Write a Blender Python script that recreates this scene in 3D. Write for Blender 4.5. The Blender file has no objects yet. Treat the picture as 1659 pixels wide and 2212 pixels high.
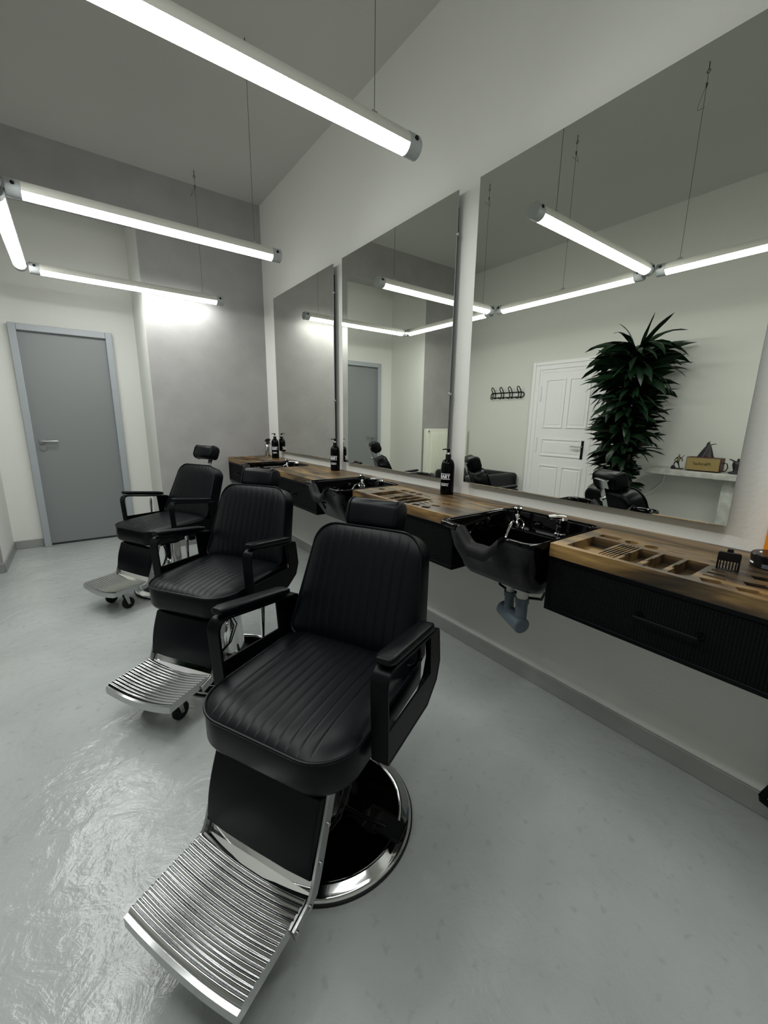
import bpy, bmesh, math, random
from mathutils import Vector, Matrix
random.seed(7)
scene = bpy.context.scene
COL = scene.collection
PI = math.pi

# ------------------------------------------------------------------ materials
def new_mat(name):
    m = bpy.data.materials.new(name); m.use_nodes = True
    nt = m.node_tree; nt.nodes.clear()
    out = nt.nodes.new('ShaderNodeOutputMaterial')
    b = nt.nodes.new('ShaderNodeBsdfPrincipled')
    nt.links.new(b.outputs[0], out.inputs[0])
    return m, nt, b, out

def simple(name, col, rough=0.5, metal=0.0, spec=0.5, bump=None, coat=0.0, colvar=0.0, cscale=6.0):
    m, nt, b, out = new_mat(name)
    b.inputs['Base Color'].default_value = (*col, 1)
    b.inputs['Roughness'].default_value = rough
    b.inputs['Metallic'].default_value = metal
    b.inputs['Specular IOR Level'].default_value = spec
    b.inputs['Coat Weight'].default_value = coat
    tc = nt.nodes.new('ShaderNodeTexCoord')
    if colvar:
        n = nt.nodes.new('ShaderNodeTexNoise'); n.inputs['Scale'].default_value = cscale; n.inputs['Detail'].default_value = 6
        nt.links.new(tc.outputs['Object'], n.inputs['Vector'])
        r = nt.nodes.new('ShaderNodeMapRange')
        r.inputs['From Min'].default_value = 0.3; r.inputs['From Max'].default_value = 0.7
        r.inputs['To Min'].default_value = 1 - colvar; r.inputs['To Max'].default_value = 1 + colvar
        nt.links.new(n.outputs['Fac'], r.inputs['Value'])
        mx = nt.nodes.new('ShaderNodeVectorMath'); mx.operation = 'SCALE'
        mx.inputs[0].default_value = col
        nt.links.new(r.outputs[0], mx.inputs['Scale']); nt.links.new(mx.outputs[0], b.inputs['Base Color'])
    if bump:
        sc, st, dist = bump
        n = nt.nodes.new('ShaderNodeTexNoise'); n.inputs['Scale'].default_value = sc; n.inputs['Detail'].default_value = 4
        nt.links.new(tc.outputs['Object'], n.inputs['Vector'])
        bp = nt.nodes.new('ShaderNodeBump'); bp.inputs['Strength'].default_value = st; bp.inputs['Distance'].default_value = dist
        nt.links.new(n.outputs['Fac'], bp.inputs['Height']); nt.links.new(bp.outputs[0], b.inputs['Normal'])
    return m

M = {}
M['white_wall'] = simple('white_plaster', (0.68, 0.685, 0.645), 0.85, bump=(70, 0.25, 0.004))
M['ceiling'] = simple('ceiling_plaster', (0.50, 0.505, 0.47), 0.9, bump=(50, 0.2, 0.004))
M['grey_wall'] = simple('grey_plaster', (0.325, 0.318, 0.312), 0.55, spec=0.35, bump=(26, 0.30, 0.006), colvar=0.07, cscale=5)
M['skirting'] = simple('grey_skirting', (0.26, 0.265, 0.255), 0.4, bump=(40, 0.2, 0.003), colvar=0.08)
M['door_grey'] = simple('grey_door_paint', (0.205, 0.220, 0.222), 0.42, bump=(120, 0.08, 0.002))
M['frame_grey'] = simple('grey_frame_paint', (0.33, 0.36, 0.38), 0.38)
M['white_gloss'] = simple('white_gloss_paint', (0.82, 0.82, 0.82), 0.4)
M['cream_enamel'] = simple('cream_radiator_enamel', (0.78, 0.79, 0.68), 0.4)
M['leather'] = simple('black_leather', (0.0010, 0.0017, 0.0030), 0.36, spec=0.165, bump=(420, 0.10, 0.001))
M['sofa_leather'] = simple('sofa_black_leather', (0.003, 0.0036, 0.005), 0.45, spec=0.3, bump=(200, 0.12, 0.002))
M['black_metal'] = simple('matt_black_metal', (0.0016, 0.0019, 0.0026), 0.36, spec=0.11)
M['black_plastic'] = simple('black_plastic', (0.002, 0.002, 0.0025), 0.3, spec=0.3)
M['rubber'] = simple('black_rubber', (0.004, 0.0045, 0.005), 0.6, spec=0.3, bump=(260, 0.5, 0.002))
M['black_gloss'] = simple('black_gloss_acrylic', (0.001, 0.001, 0.0013), 0.045, spec=0.11)
M['chrome'] = simple('chrome', (0.72, 0.73, 0.74), 0.07, metal=1.0)
M['alu'] = simple('polished_aluminium', (0.52, 0.53, 0.53), 0.15, metal=1.0)
M['steel'] = simple('brushed_steel', (0.42, 0.43, 0.43), 0.30, metal=1.0)
M['white_print'] = simple('white_print', (0.85, 0.86, 0.88), 0.6)
M['grey_print'] = simple('dark_grey_label', (0.055, 0.07, 0.08), 0.6, colvar=0.35, cscale=300)
M['housing'] = simple('lamp_housing_grey', (0.52, 0.52, 0.47), 0.5)
M['cap'] = simple('lamp_end_cap_grey', (0.33, 0.35, 0.355), 0.45)
M['cable'] = simple('steel_cable', (0.10, 0.105, 0.10), 0.5, metal=0.5)
M['pvc_grey'] = simple('grey_pvc_pipe', (0.085, 0.115, 0.14), 0.45)
M['pvc_white'] = simple('white_pvc', (0.62, 0.61, 0.58), 0.45)
M['pot'] = simple('dark_pot', (0.03, 0.03, 0.032), 0.5)
M['soil'] = simple('soil', (0.02, 0.014, 0.01), 0.95)
M['bark'] = simple('bark', (0.05, 0.035, 0.022), 0.85)
M['leaf'] = simple('leaf_green', (0.0045, 0.016, 0.006), 0.36, spec=0.3, colvar=0.5, cscale=5)
M['concrete'] = simple('concrete', (0.42, 0.42, 0.39), 0.8, bump=(30, 0.4, 0.006), colvar=0.22, cscale=14)
M['walnut'] = simple('speaker_walnut', (0.055, 0.020, 0.010), 0.5, colvar=0.2, cscale=20)
M['speaker_cloth'] = simple('speaker_cloth', (0.27, 0.20, 0.075), 0.85, bump=(500, 0.6, 0.002), colvar=0.18, cscale=220)
M['orange'] = simple('orange_packaging', (0.72, 0.235, 0.006), 0.5)
M['figure_dark'] = simple('dark_statuette', (0.018, 0.016, 0.02), 0.5)
M['figure_ochre'] = simple('ochre_paint', (0.22, 0.17, 0.05), 0.6)
M['figure_tan'] = simple('tan_paint', (0.32, 0.2, 0.12), 0.6)
M['figure_red'] = simple('red_brown_paint', (0.10, 0.025, 0.02), 0.6)
M['dark_gap'] = simple('dark_gap_shade', (0.02, 0.024, 0.026), 0.6)  # near-black colour for the painted shade below the grey door

def mat_floor():
    m, nt, b, out = new_mat('polished_grey_resin_floor')
    tc = nt.nodes.new('ShaderNodeTexCoord')
    n1 = nt.nodes.new('ShaderNodeTexNoise'); n1.inputs['Scale'].default_value = 1.6; n1.inputs['Detail'].default_value = 8; n1.inputs['Distortion'].default_value = 0.8
    nt.links.new(tc.outputs['Object'], n1.inputs['Vector'])
    cr = nt.nodes.new('ShaderNodeValToRGB')
    cr.color_ramp.elements[0].position = 0.30; cr.color_ramp.elements[0].color = (0.355, 0.378, 0.372, 1)
    cr.color_ramp.elements[1].position = 0.72; cr.color_ramp.elements[1].color = (0.435, 0.458, 0.455, 1)
    nt.links.new(n1.outputs['Fac'], cr.inputs['Fac'])
    # scuff specks
    n4 = nt.nodes.new('ShaderNodeTexNoise'); n4.inputs['Scale'].default_value = 26; n4.inputs['Detail'].default_value = 8
    nt.links.new(tc.outputs['Object'], n4.inputs['Vector'])
    r4 = nt.nodes.new('ShaderNodeMapRange'); r4.inputs['From Min'].default_value = 0.28; r4.inputs['From Max'].default_value = 0.40
    r4.inputs['To Min'].default_value = 0.86; r4.inputs['To Max'].default_value = 1.0
    nt.links.new(n4.outputs['Fac'], r4.inputs['Value'])
    mx = nt.nodes.new('ShaderNodeVectorMath'); mx.operation = 'SCALE'
    nt.links.new(cr.outputs['Color'], mx.inputs[0]); nt.links.new(r4.outputs[0], mx.inputs['Scale'])
    nt.links.new(mx.outputs[0], b.inputs['Base Color'])
    # trowel marks
    n2 = nt.nodes.new('ShaderNodeTexNoise'); n2.inputs['Scale'].default_value = 7; n2.inputs['Detail'].default_value = 5; n2.inputs['Distortion'].default_value = 1.5
    nt.links.new(tc.outputs['Object'], n2.inputs['Vector'])
    n3 = nt.nodes.new('ShaderNodeTexNoise'); n3.inputs['Scale'].default_value = 45; n3.inputs['Detail'].default_value = 3; n3.inputs['Distortion'].default_value = 2.0
    nt.links.new(tc.outputs['Object'], n3.inputs['Vector'])
    ad = nt.nodes.new('ShaderNodeMath'); ad.operation = 'MULTIPLY_ADD'; ad.inputs[1].default_value = 0.12
    nt.links.new(n3.outputs['Fac'], ad.inputs[0]); nt.links.new(n2.outputs['Fac'], ad.inputs[2])
    bp = nt.nodes.new('ShaderNodeBump'); bp.inputs['Strength'].default_value = 0.30; bp.inputs['Distance'].default_value = 0.02
    nt.links.new(ad.outputs[0], bp.inputs['Height']); nt.links.new(bp.outputs[0], b.inputs['Normal'])
    rr = nt.nodes.new('ShaderNodeMapRange'); rr.inputs['To Min'].default_value = 0.10; rr.inputs['To Max'].default_value = 0.24
    nt.links.new(n1.outputs['Fac'], rr.inputs['Value']); nt.links.new(rr.outputs[0], b.inputs['Roughness'])
    b.inputs['Specular IOR Level'].default_value = 0.45
    return m
M['floor'] = mat_floor()

def mat_wood():
    m, nt, b, out = new_mat('stained_oak')
    tc = nt.nodes.new('ShaderNodeTexCoord')
    mp = nt.nodes.new('ShaderNodeMapping'); mp.inputs['Scale'].default_value = (9.0, 1.3, 9.0)
    nt.links.new(tc.outputs['Object'], mp.inputs['Vector'])
    n = nt.nodes.new('ShaderNodeTexNoise'); n.inputs['Scale'].default_value = 1.4; n.inputs['Detail'].default_value = 8; n.inputs['Distortion'].default_value = 1.2
    nt.links.new(mp.outputs[0], n.inputs['Vector'])
    cr = nt.nodes.new('ShaderNodeValToRGB'); e = cr.color_ramp.elements
    e[0].position = 0.33; e[0].color = (0.014, 0.010, 0.007, 1)
    e[1].position = 0.74; e[1].color = (0.36, 0.225, 0.08, 1)
    e2 = e.new(0.46); e2.color = (0.066, 0.042, 0.019, 1)
    e3 = e.new(0.58); e3.color = (0.185, 0.112, 0.042, 1)
    nt.links.new(n.outputs['Fac'], cr.inputs['Fac'])
    mp2 = nt.nodes.new('ShaderNodeMapping'); mp2.inputs['Scale'].default_value = (120.0, 5.0, 120.0)
    nt.links.new(tc.outputs['Object'], mp2.inputs['Vector'])
    g = nt.nodes.new('ShaderNodeTexNoise'); g.inputs['Scale'].default_value = 1.0; g.inputs['Detail'].default_value = 4
    nt.links.new(mp2.outputs[0], g.inputs['Vector'])
    r = nt.nodes.new('ShaderNodeMapRange'); r.inputs['From Min'].default_value = 0.3; r.inputs['From Max'].default_value = 0.7
    r.inputs['To Min'].default_value = 0.65; r.inputs['To Max'].default_value = 1.2
    nt.links.new(g.outputs['Fac'], r.inputs['Value'])
    mx = nt.nodes.new('ShaderNodeVectorMath'); mx.operation = 'SCALE'
    nt.links.new(cr.outputs['Color'], mx.inputs[0]); nt.links.new(r.outputs[0], mx.inputs['Scale'])
    nt.links.new(mx.outputs[0], b.inputs['Base Color'])
    bp = nt.nodes.new('ShaderNodeBump'); bp.inputs['Strength'].default_value = 0.1; bp.inputs['Distance'].default_value = 0.002
    nt.links.new(g.outputs['Fac'], bp.inputs['Height']); nt.links.new(bp.outputs[0], b.inputs['Normal'])
    b.inputs['Roughness'].default_value = 0.36
    return m
M['wood'] = mat_wood()

def mat_mesh_panel():
    # black expanded-metal sheet: rows of small lozenges
    m, nt, b, out = new_mat('black_expanded_metal')
    tc = nt.nodes.new('ShaderNodeTexCoord')
    sx = nt.nodes.new('ShaderNodeSeparateXYZ'); nt.links.new(tc.outputs['Object'], sx.inputs[0])
    def lin(a, bb):
        p = nt.nodes.new('ShaderNodeMath'); p.operation = 'MULTIPLY'; p.inputs[1].default_value = a
        nt.links.new(sx.outputs['Y'], p.inputs[0])
        q = nt.nodes.new('ShaderNodeMath'); q.operation = 'MULTIPLY_ADD'; q.inputs[1].default_value = bb
        nt.links.new(sx.outputs['Z'], q.inputs[0]); nt.links.new(p.outputs[0], q.inputs[2])
        s = nt.nodes.new('ShaderNodeMath'); s.operation = 'SINE'; nt.links.new(q.outputs[0], s.inputs[0])
        return s
    a = lin(2*PI/0.016, 2*PI/0.010); c = lin(-2*PI/0.016, 2*PI/0.010)
    ml = nt.nodes.new('ShaderNodeMath'); ml.operation = 'MULTIPLY'
    nt.links.new(a.outputs[0], ml.inputs[0]); nt.links.new(c.outputs[0], ml.inputs[1])
    cr = nt.nodes.new('ShaderNodeValToRGB')
    cr.color_ramp.elements[0].position = 0.0; cr.color_ramp.elements[0].color = (0.0045, 0.005, 0.0056, 1)
    cr.color_ramp.elements[1].position = 0.35; cr.color_ramp.elements[1].color = (0.0006, 0.0006, 0.0007, 1)
    nt.links.new(ml.outputs[0], cr.inputs['Fac']); nt.links.new(cr.outputs['Color'], b.inputs['Base Color'])
    bp = nt.nodes.new('ShaderNodeBump'); bp.invert = True; bp.inputs['Strength'].default_value = 0.6; bp.inputs['Distance'].default_value = 0.002
    nt.links.new(ml.outputs[0], bp.inputs['Height']); nt.links.new(bp.outputs[0], b.inputs['Normal'])
    b.inputs['Roughness'].default_value = 0.5; b.inputs['Specular IOR Level'].default_value = 0.05
    return m
M['mesh_panel'] = mat_mesh_panel()

def mat_mirror():
    m, nt, b, out = new_mat('mirror_silvering')
    b.inputs['Base Color'].default_value = (0.83, 0.845, 0.79, 1)
    b.inputs['Metallic'].default_value = 1.0; b.inputs['Roughness'].default_value = 0.0
    return m
M['mirror'] = mat_mirror()

def mat_emit(name, col, st):
    m = bpy.data.materials.new(name); m.use_nodes = True; nt = m.node_tree; nt.nodes.clear()
    o = nt.nodes.new('ShaderNodeOutputMaterial'); e = nt.nodes.new('ShaderNodeEmission')
    e.inputs[0].default_value = (*col, 1); e.inputs[1].default_value = st
    nt.links.new(e.outputs[0], o.inputs[0]); return m
M['diffuser'] = mat_emit('lit_lamp_diffuser', (0.985, 1.0, 0.975), 38.0)

# ------------------------------------------------------------------ mesh helpers
class B:
    def __init__(s): s.bm = bmesh.new()
    def box(s, x0, x1, y0, y1, z0, z1):
        v = [s.bm.verts.new((x, y, z)) for x in (x0, x1) for y in (y0, y1) for z in (z0, z1)]
        for f in ((0,1,3,2),(4,6,7,5),(0,4,5,1),(2,3,7,6),(0,2,6,4),(1,5,7,3)): s.bm.faces.new([v[i] for i in f])
        return s
    def rings(s, rs, cap0=True, cap1=True, closed=True):
        V = [[s.bm.verts.new(p) for p in r] for r in rs]
        n = len(V[0])
        for a, b in zip(V, V[1:]):
            for i in range(n if closed else n - 1):
                j = (i + 1) % n
                s.bm.faces.new((a[i], a[j], b[j], b[i]))
        if cap0 and closed: s.bm.faces.new(V[0][::-1])
        if cap1 and closed: s.bm.faces.new(V[-1])
        return V
    def cyl(s, p0, p1, r0, r1=None, seg=24):
        r1 = r0 if r1 is None else r1
        return s.tube([p0, p1], [r0, r1], seg)
    def tube(s, path, r, seg=10, closed=False):
        P = [Vector(p) for p in path]; n = len(P)
        R = r if isinstance(r, (list, tuple)) else [r] * n
        rs = []; prev = None
        for i, p in enumerate(P):
            if closed: t = P[(i+1) % n] - P[i-1]
            else: t = P[min(i+1, n-1)] - P[max(i-1, 0)]
            t.normalize()
            if prev is None:
                u = t.orthogonal().normalized()
            else:
                u = prev - t * prev.dot(t)
                u = u.normalized() if u.length > 1e-6 else t.orthogonal().normalized()
            prev = u; w = t.cross(u)
            rs.append([p + (u * math.cos(2*PI*k/seg) + w * math.sin(2*PI*k/seg)) * R[i] for k in range(seg)])
        if closed:
            rs.append(rs[0]); s.rings(rs, False, False)
        else: s.rings(rs)
        return s
    def lathe(s, prof, c=(0, 0, 0), seg=32, axis='z'):
        rs = []
        for r, h in prof:
            ring = []
            for k in range(seg):
                a = 2*PI*k/seg; x, y = r*math.cos(a), r*math.sin(a)
                p = (x, y, h) if axis == 'z' else ((h, x, y) if axis == 'x' else (y, h, x))
                ring.append((p[0]+c[0], p[1]+c[1], p[2]+c[2]))
            rs.append(ring)
        s.rings(rs); return s
    def prism(s, poly, a0, a1, axis='y'):
        f = {'y': lambda p, a: (p[0], a, p[1]), 'x': lambda p, a: (a, p[0], p[1]), 'z': lambda p, a: (p[0], p[1], a)}[axis]
        s.rings([[f(p, a0) for p in poly], [f(p, a1) for p in poly]]); return s
    def strip(s, poly, t, a0, a1):
        # bent flat band: centre line poly in (x,z), thickness t, swept along y a0..a1
        L = []; Rr = []
        for i, p in enumerate(poly):
            q0 = Vector(poly[max(i-1, 0)]); q1 = Vector(poly[min(i+1, len(poly)-1)])
            d = (q1 - q0).normalized(); nrm = Vector((-d.y, d.x))
            pv = Vector(p)
            L.append(pv + nrm*t/2); Rr.append(pv - nrm*t/2)
        s.rings([[(a.x, a0, a.y), (b.x, a0, b.y), (b.x, a1, b.y), (a.x, a1, a.y)] for a, b in zip(L, Rr)])
        return s
    def xf(s, mat):
        bmesh.ops.transform(s.bm, matrix=mat, verts=s.bm.verts); return s
    def quad(s, a, b, c, d):
        s.bm.faces.new([s.bm.verts.new(p) for p in (a, b, c, d)]); return s

def obj(name, b, mat, parent=None, smooth=False, bevel=0, segs=2, sub=0, loc=None, angle=35):
    bmesh.ops.recalc_face_normals(b.bm, faces=b.bm.faces)
    me = bpy.data.meshes.new(name); b.bm.to_mesh(me); b.bm.free()
    mats = mat if isinstance(mat, (list, tuple)) else [mat]
    for m_ in mats: me.materials.append(M[m_])
    o = bpy.data.objects.new(name, me); COL.objects.link(o)
    if parent: o.parent = parent
    if loc: o.location = loc
    if bevel:
        md = o.modifiers.new('bevel', 'BEVEL'); md.width = bevel; md.segments = segs; md.limit_method = 'ANGLE'; md.angle_limit = math.radians(40)
        md.harden_normals = False
    if sub:
        md = o.modifiers.new('sub', 'SUBSURF'); md.levels = sub; md.render_levels = sub
    if smooth or bevel:
        try:
            me.shade_smooth() if False else None
        except Exception: pass
        for p in me.polygons: p.use_smooth = True
        ang = math.radians(angle)
        bm = bmesh.new(); bm.from_mesh(me)
        for e in bm.edges:
            if len(e.link_faces) == 2 and e.calc_face_angle(0) > ang: e.smooth = False
        bm.to_mesh(me); bm.free()
    return o

def tag(o, label, cat, group=None, kind=None):
    o['label'] = label; o['category'] = cat
    if group: o['group'] = group
    if kind: o['kind'] = kind
    return o
def thing(name, label, cat, loc=(0, 0, 0), rz=0, group=None):
    o = bpy.data.objects.new(name, None); COL.objects.link(o); o.empty_display_size = 0.05
    o.location = loc; o.rotation_euler = (0, 0, rz)
    return tag(o, label, cat, group)
def struct(name, b, mat, label, cat, **k):
    o = obj(name, b, mat, **k); tag(o, label, cat, kind='structure'); return o
def kids(o): return [c for c in bpy.data.objects if c.parent == o]
def dup(o, loc, rz, label):
    r = o.copy(); COL.objects.link(r); r.location = loc; r.rotation_euler = (0, 0, rz); r['label'] = label
    for c in kids(o):
        d = c.copy(); COL.objects.link(d); d.parent = r
        for g in kids(c):
            e = g.copy(); COL.objects.link(e); e.parent = d
    return r
def text_mesh(txt, size, extrude=0.0004, shear=0.0, offset=0.0):
    cu = bpy.data.curves.new('lettering', 'FONT'); cu.body = txt; cu.size = size; cu.extrude = extrude; cu.shear = shear; cu.offset = offset
    cu.align_x = 'CENTER'; cu.align_y = 'CENTER'
    t = bpy.data.objects.new('lettering', cu); COL.objects.link(t)
    dg = bpy.context.evaluated_depsgraph_get(); dg.update()
    me = bpy.data.meshes.new_from_object(t.evaluated_get(dg))
    bm = bmesh.new(); bm.from_mesh(me)
    bpy.data.objects.remove(t); bpy.data.meshes.remove(me)
    b = B(); b.bm.free(); b.bm = bm
    return b
def boolean_cut(o, cutter):
    md = o.modifiers.new('cut', 'BOOLEAN'); md.operation = 'DIFFERENCE'; md.solver = 'EXACT'; md.object = cutter
    dg = bpy.context.evaluated_depsgraph_get(); dg.update()
    me = bpy.data.meshes.new_from_object(o.evaluated_get(dg))
    o.modifiers.clear(); o.data = me
    bpy.data.objects.remove(cutter)
def rrect(x0, x1, y0, y1, r, n=6):
    pts = []
    for cx, cy, a0 in ((x1-r, y1-r, 0), (x0+r, y1-r, 90), (x0+r, y0+r, 180), (x1-r, y0+r, 270)):
        for k in range(n+1):
            a = math.radians(a0 + 90*k/n); pts.append((cx + r*math.cos(a), cy + r*math.sin(a)))
    return pts
def smooth01(t):
    t = max(0.0, min(1.0, t)); return t*t*(3-2*t)

# ------------------------------------------------------------------ dimensions
XW = 1.739; XL = -1.52; YB = 4.52; YN = -2.2; ZC = 3.37
RX0, RX1, RY, RZ = -0.62, 0.62, 5.27, 2.96      # niche in the back wall

# ------------------------------------------------------------------ room shell
b = B(); b.box(XL-0.2, XW+0.2, YN-0.2, RY+0.2, -0.15, 0.0)
struct('floor', b, 'floor', 'polished grey resin floor under the barber chairs', 'floor')
b = B(); b.box(XW, XW+0.2, YN-0.2, YB+0.95, 0.0, ZC+0.4)
struct('wall_right', b, 'white_wall', 'white plaster wall behind the mirrors and worktops', 'wall')
b = B(); b.box(XL-0.2, XL, YN-0.2, YB+0.95, 0.0, ZC+0.4)
struct('wall_left', b, 'white_wall', 'white plaster wall with the panelled white door', 'wall')
b = B(); b.box(XL, XW, YN-0.2, YN, 0.0, ZC+0.4)
struct('wall_near', b, 'white_wall', 'white plaster wall behind the camera', 'wall')
# grey front wall with opening
b = B()
b.box(RX1, XW, YB, RY+0.2, 0.0, ZC+0.4)
b.box(XL, RX0, YB, RY+0.2, 0.0, ZC+0.4)
b.box(RX0, RX1, YB, YB+0.22, RZ, ZC+0.4)
wb = obj('wall_back', b, ['grey_wall', 'white_wall']); tag(wb, 'grey plaster end wall around the door recess', 'wall', kind='structure')
for p in wb.data.polygons:
    c = p.center; n = p.normal
    # reveals facing into the recess are painted white
    if (abs(n.x) > 0.9 and abs(abs(c.x)-0.62) < 0.01) or (n.y > 0.5 and c.z > RZ): p.material_index = 1
b = B(); b.box(RX0, RX1, RY, RY+0.2, 0.0, ZC+0.4); b.box(RX0, RX1, YB+0.22, RY, 3.14, ZC+0.4)
struct('wall_far', b, 'white_wall', 'white plaster wall inside the recess around the grey door', 'wall')
# gently vaulted ceiling
b = B(); nx, ny = 40, 60
def zc(x, y):
    S = lambda t: 1-(1-max(0, min(1, t)))**2
    return ZC + 0.22*S(min(x-XL, XW-x)/1.05)*S(min(YB-y, y-YN)/1.4)
g = [[b.bm.verts.new((XL+(XW-XL)*i/nx, YN+(YB-YN)*j/ny, zc(XL+(XW-XL)*i/nx, YN+(YB-YN)*j/ny))) for j in range(ny+1)] for i in range(nx+1)]
for i in range(nx):
    for j in range(ny): b.bm.faces.new((g[i][j], g[i+1][j], g[i+1][j+1], g[i][j+1]))
top = [b.bm.verts.new((x, y, ZC+0.4)) for x, y in ((XL, YN), (XW, YN), (XW, YB), (XL, YB))]
b.bm.faces.new(top)
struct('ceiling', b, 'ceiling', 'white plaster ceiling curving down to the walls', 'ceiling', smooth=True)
# skirtings
def skirting(name, lab, x0, x1, y0, y1):
    b = B(); b.box(x0, x1, y0, y1, 0, 0.083); return struct(name, b, 'skirting', lab, 'skirting', bevel=0.004)
skirting('baseboard_right', 'grey skirting along the wall under the worktops', XW-0.012, XW, YN, YB)
skirting('baseboard_left', 'grey skirting along the wall below the coat hooks', XL, XL+0.012, 3.40, YB)
skirting('baseboard_left_near', 'grey skirting along the wall behind the plant', XL, XL+0.012, YN, 2.36)
skirting('baseboard_back_right', 'grey skirting at the foot of the grey wall beside the worktop', RX1, XW-0.012, YB-0.012, YB)
skirting('baseboard_back_left', 'grey skirting at the foot of the grey wall under the radiator', XL+0.012, RX0, YB-0.012, YB)
skirting('trim_1', 'grey skirting on the left cheek of the door recess', RX0, RX0+0.012, YB, RY-0.012)
skirting('trim_2', 'grey skirting on the right cheek of the door recess', RX1-0.012, RX1, YB, RY-0.012)
skirting('trim_3', 'grey skirting between the recess corner and the grey door', RX0, -0.392, RY-0.012, RY)
skirting('trim_4', 'grey skirting to the right of the grey door', 0.408, RX1, RY-0.012, RY)

# grey door in the recess
d1 = thing('door_1', 'plain grey door with lever handle in a grey frame in the recess', 'door', (0.008, RY, 0)); d1['kind'] = 'structure'
b = B(); fw = 0.058
b.box(-0.397, -0.397+fw, -0.06, 0.0, 0, 2.115); b.box(0.397-fw, 0.397, -0.06, 0.0, 0, 2.115); b.box(-0.397+fw, 0.397-fw, -0.06, 0, 2.115-fw, 2.115)
obj('door_frame', b, 'frame_grey', d1, bevel=0.004)
b = B(); b.box(-0.339, 0.339, -0.012, 0.0, 0.022, 2.057)
lf = obj('door_leaf', b, 'door_grey', d1)
b = B(); b.box(-0.339, 0.339, -0.008, -0.001, 0.0, 0.022); obj('threshold_shade', b, 'dark_gap', d1)  # solid dark strip standing in for the shade under the leaf
b = B(); b.cyl((-0.285, -0.012, 1.052), (-0.285, -0.022, 1.052), 0.027); b.cyl((-0.285, -0.02, 1.052), (-0.285, -0.06, 1.052), 0.010, seg=14)
b.tube([(-0.292, -0.058, 1.052), (-0.275, -0.06, 1.052), (-0.16, -0.06, 1.052)], 0.010, 14)
obj('lever_handle', b, 'steel', lf, smooth=True)
b = B(); b.cyl((-0.285, -0.012, 0.985), (-0.285, -0.022, 0.985), 0.026); obj('lock_rosette', b, 'steel', lf, smooth=True)

# panelled white door on the left wall
d2 = thing('door_2', 'white panelled door with moulded frame on the left wall', 'door', (XL, 0, 0)); d2['kind'] = 'structure'
b = B()
ys0, ys1, zt = 2.38, 3.37, 2.05
for k, (w, t) in enumerate(((0.14, 0.02), (0.10, 0.03), (0.045, 0.042))):
    b.box(0, t, ys0, ys0+w, 0, zt-0.001*k); b.box(0, t, ys1-w, ys1, 0, zt-0.001*k); b.box(0, t, ys0+w, ys1-w, zt-w, zt-0.001*k)
obj('door_frame', b, 'white_gloss', d2, bevel=0.004)
b = B(); b.box(0.0, 0.022, ys0+0.14, ys1-0.14, 0.005, zt-0.14)
lf = obj('door_leaf', b, 'white_gloss', d2)
for (y0, y1, z0, z1) in ((2.90, 3.165, 1.235, 1.83), (2.585, 2.85, 1.235, 1.83), (2.62, 3.165, 0.88, 1.10), (2.90, 3.165, 0.16, 0.76), (2.585, 2.85, 0.16, 0.76)):
    b = B()
    for k, (ins, h) in enumerate(((0.0, 0.010), (0.022, -0.008))):
        pass
    rs = []
    for ins, h in ((0.0, 0.0), (0.0, 0.010), (0.014, 0.010), (0.022, -0.002), (0.034, -0.002), (0.044, 0.004)):
        rs.append([(0.022+h, y0+ins, z0+ins), (0.022+h, y1-ins, z0+ins), (0.022+h, y1-ins, z1-ins), (0.022+h, y0+ins, z1-ins)])
    b.rings(rs, False, True)
    obj('door_panel', b, 'white_gloss', lf)
b = B(); b.box(0.022, 0.030, 2.592, 2.628, 0.87, 1.09); obj('handle_plate', b, 'black_plastic', lf, bevel=0.003)
b = B(); b.cyl((0.03, 2.61, 1.02), (0.075, 2.61, 1.02), 0.010, seg=14); b.tube([(0.073, 2.603, 1.02), (0.075, 2.62, 1.02), (0.075, 2.735, 1.02)], 0.010, 12); obj('lever_handle', b, 'chrome', lf, smooth=True)
for z in (1.66, 1.02):
    b = B(); b.cyl((0.028, ys1-0.138, z-0.09), (0.028, ys1-0.138, z+0.09), 0.009, seg=12); obj('hinge', b, 'white_gloss', lf, smooth=True)

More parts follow.
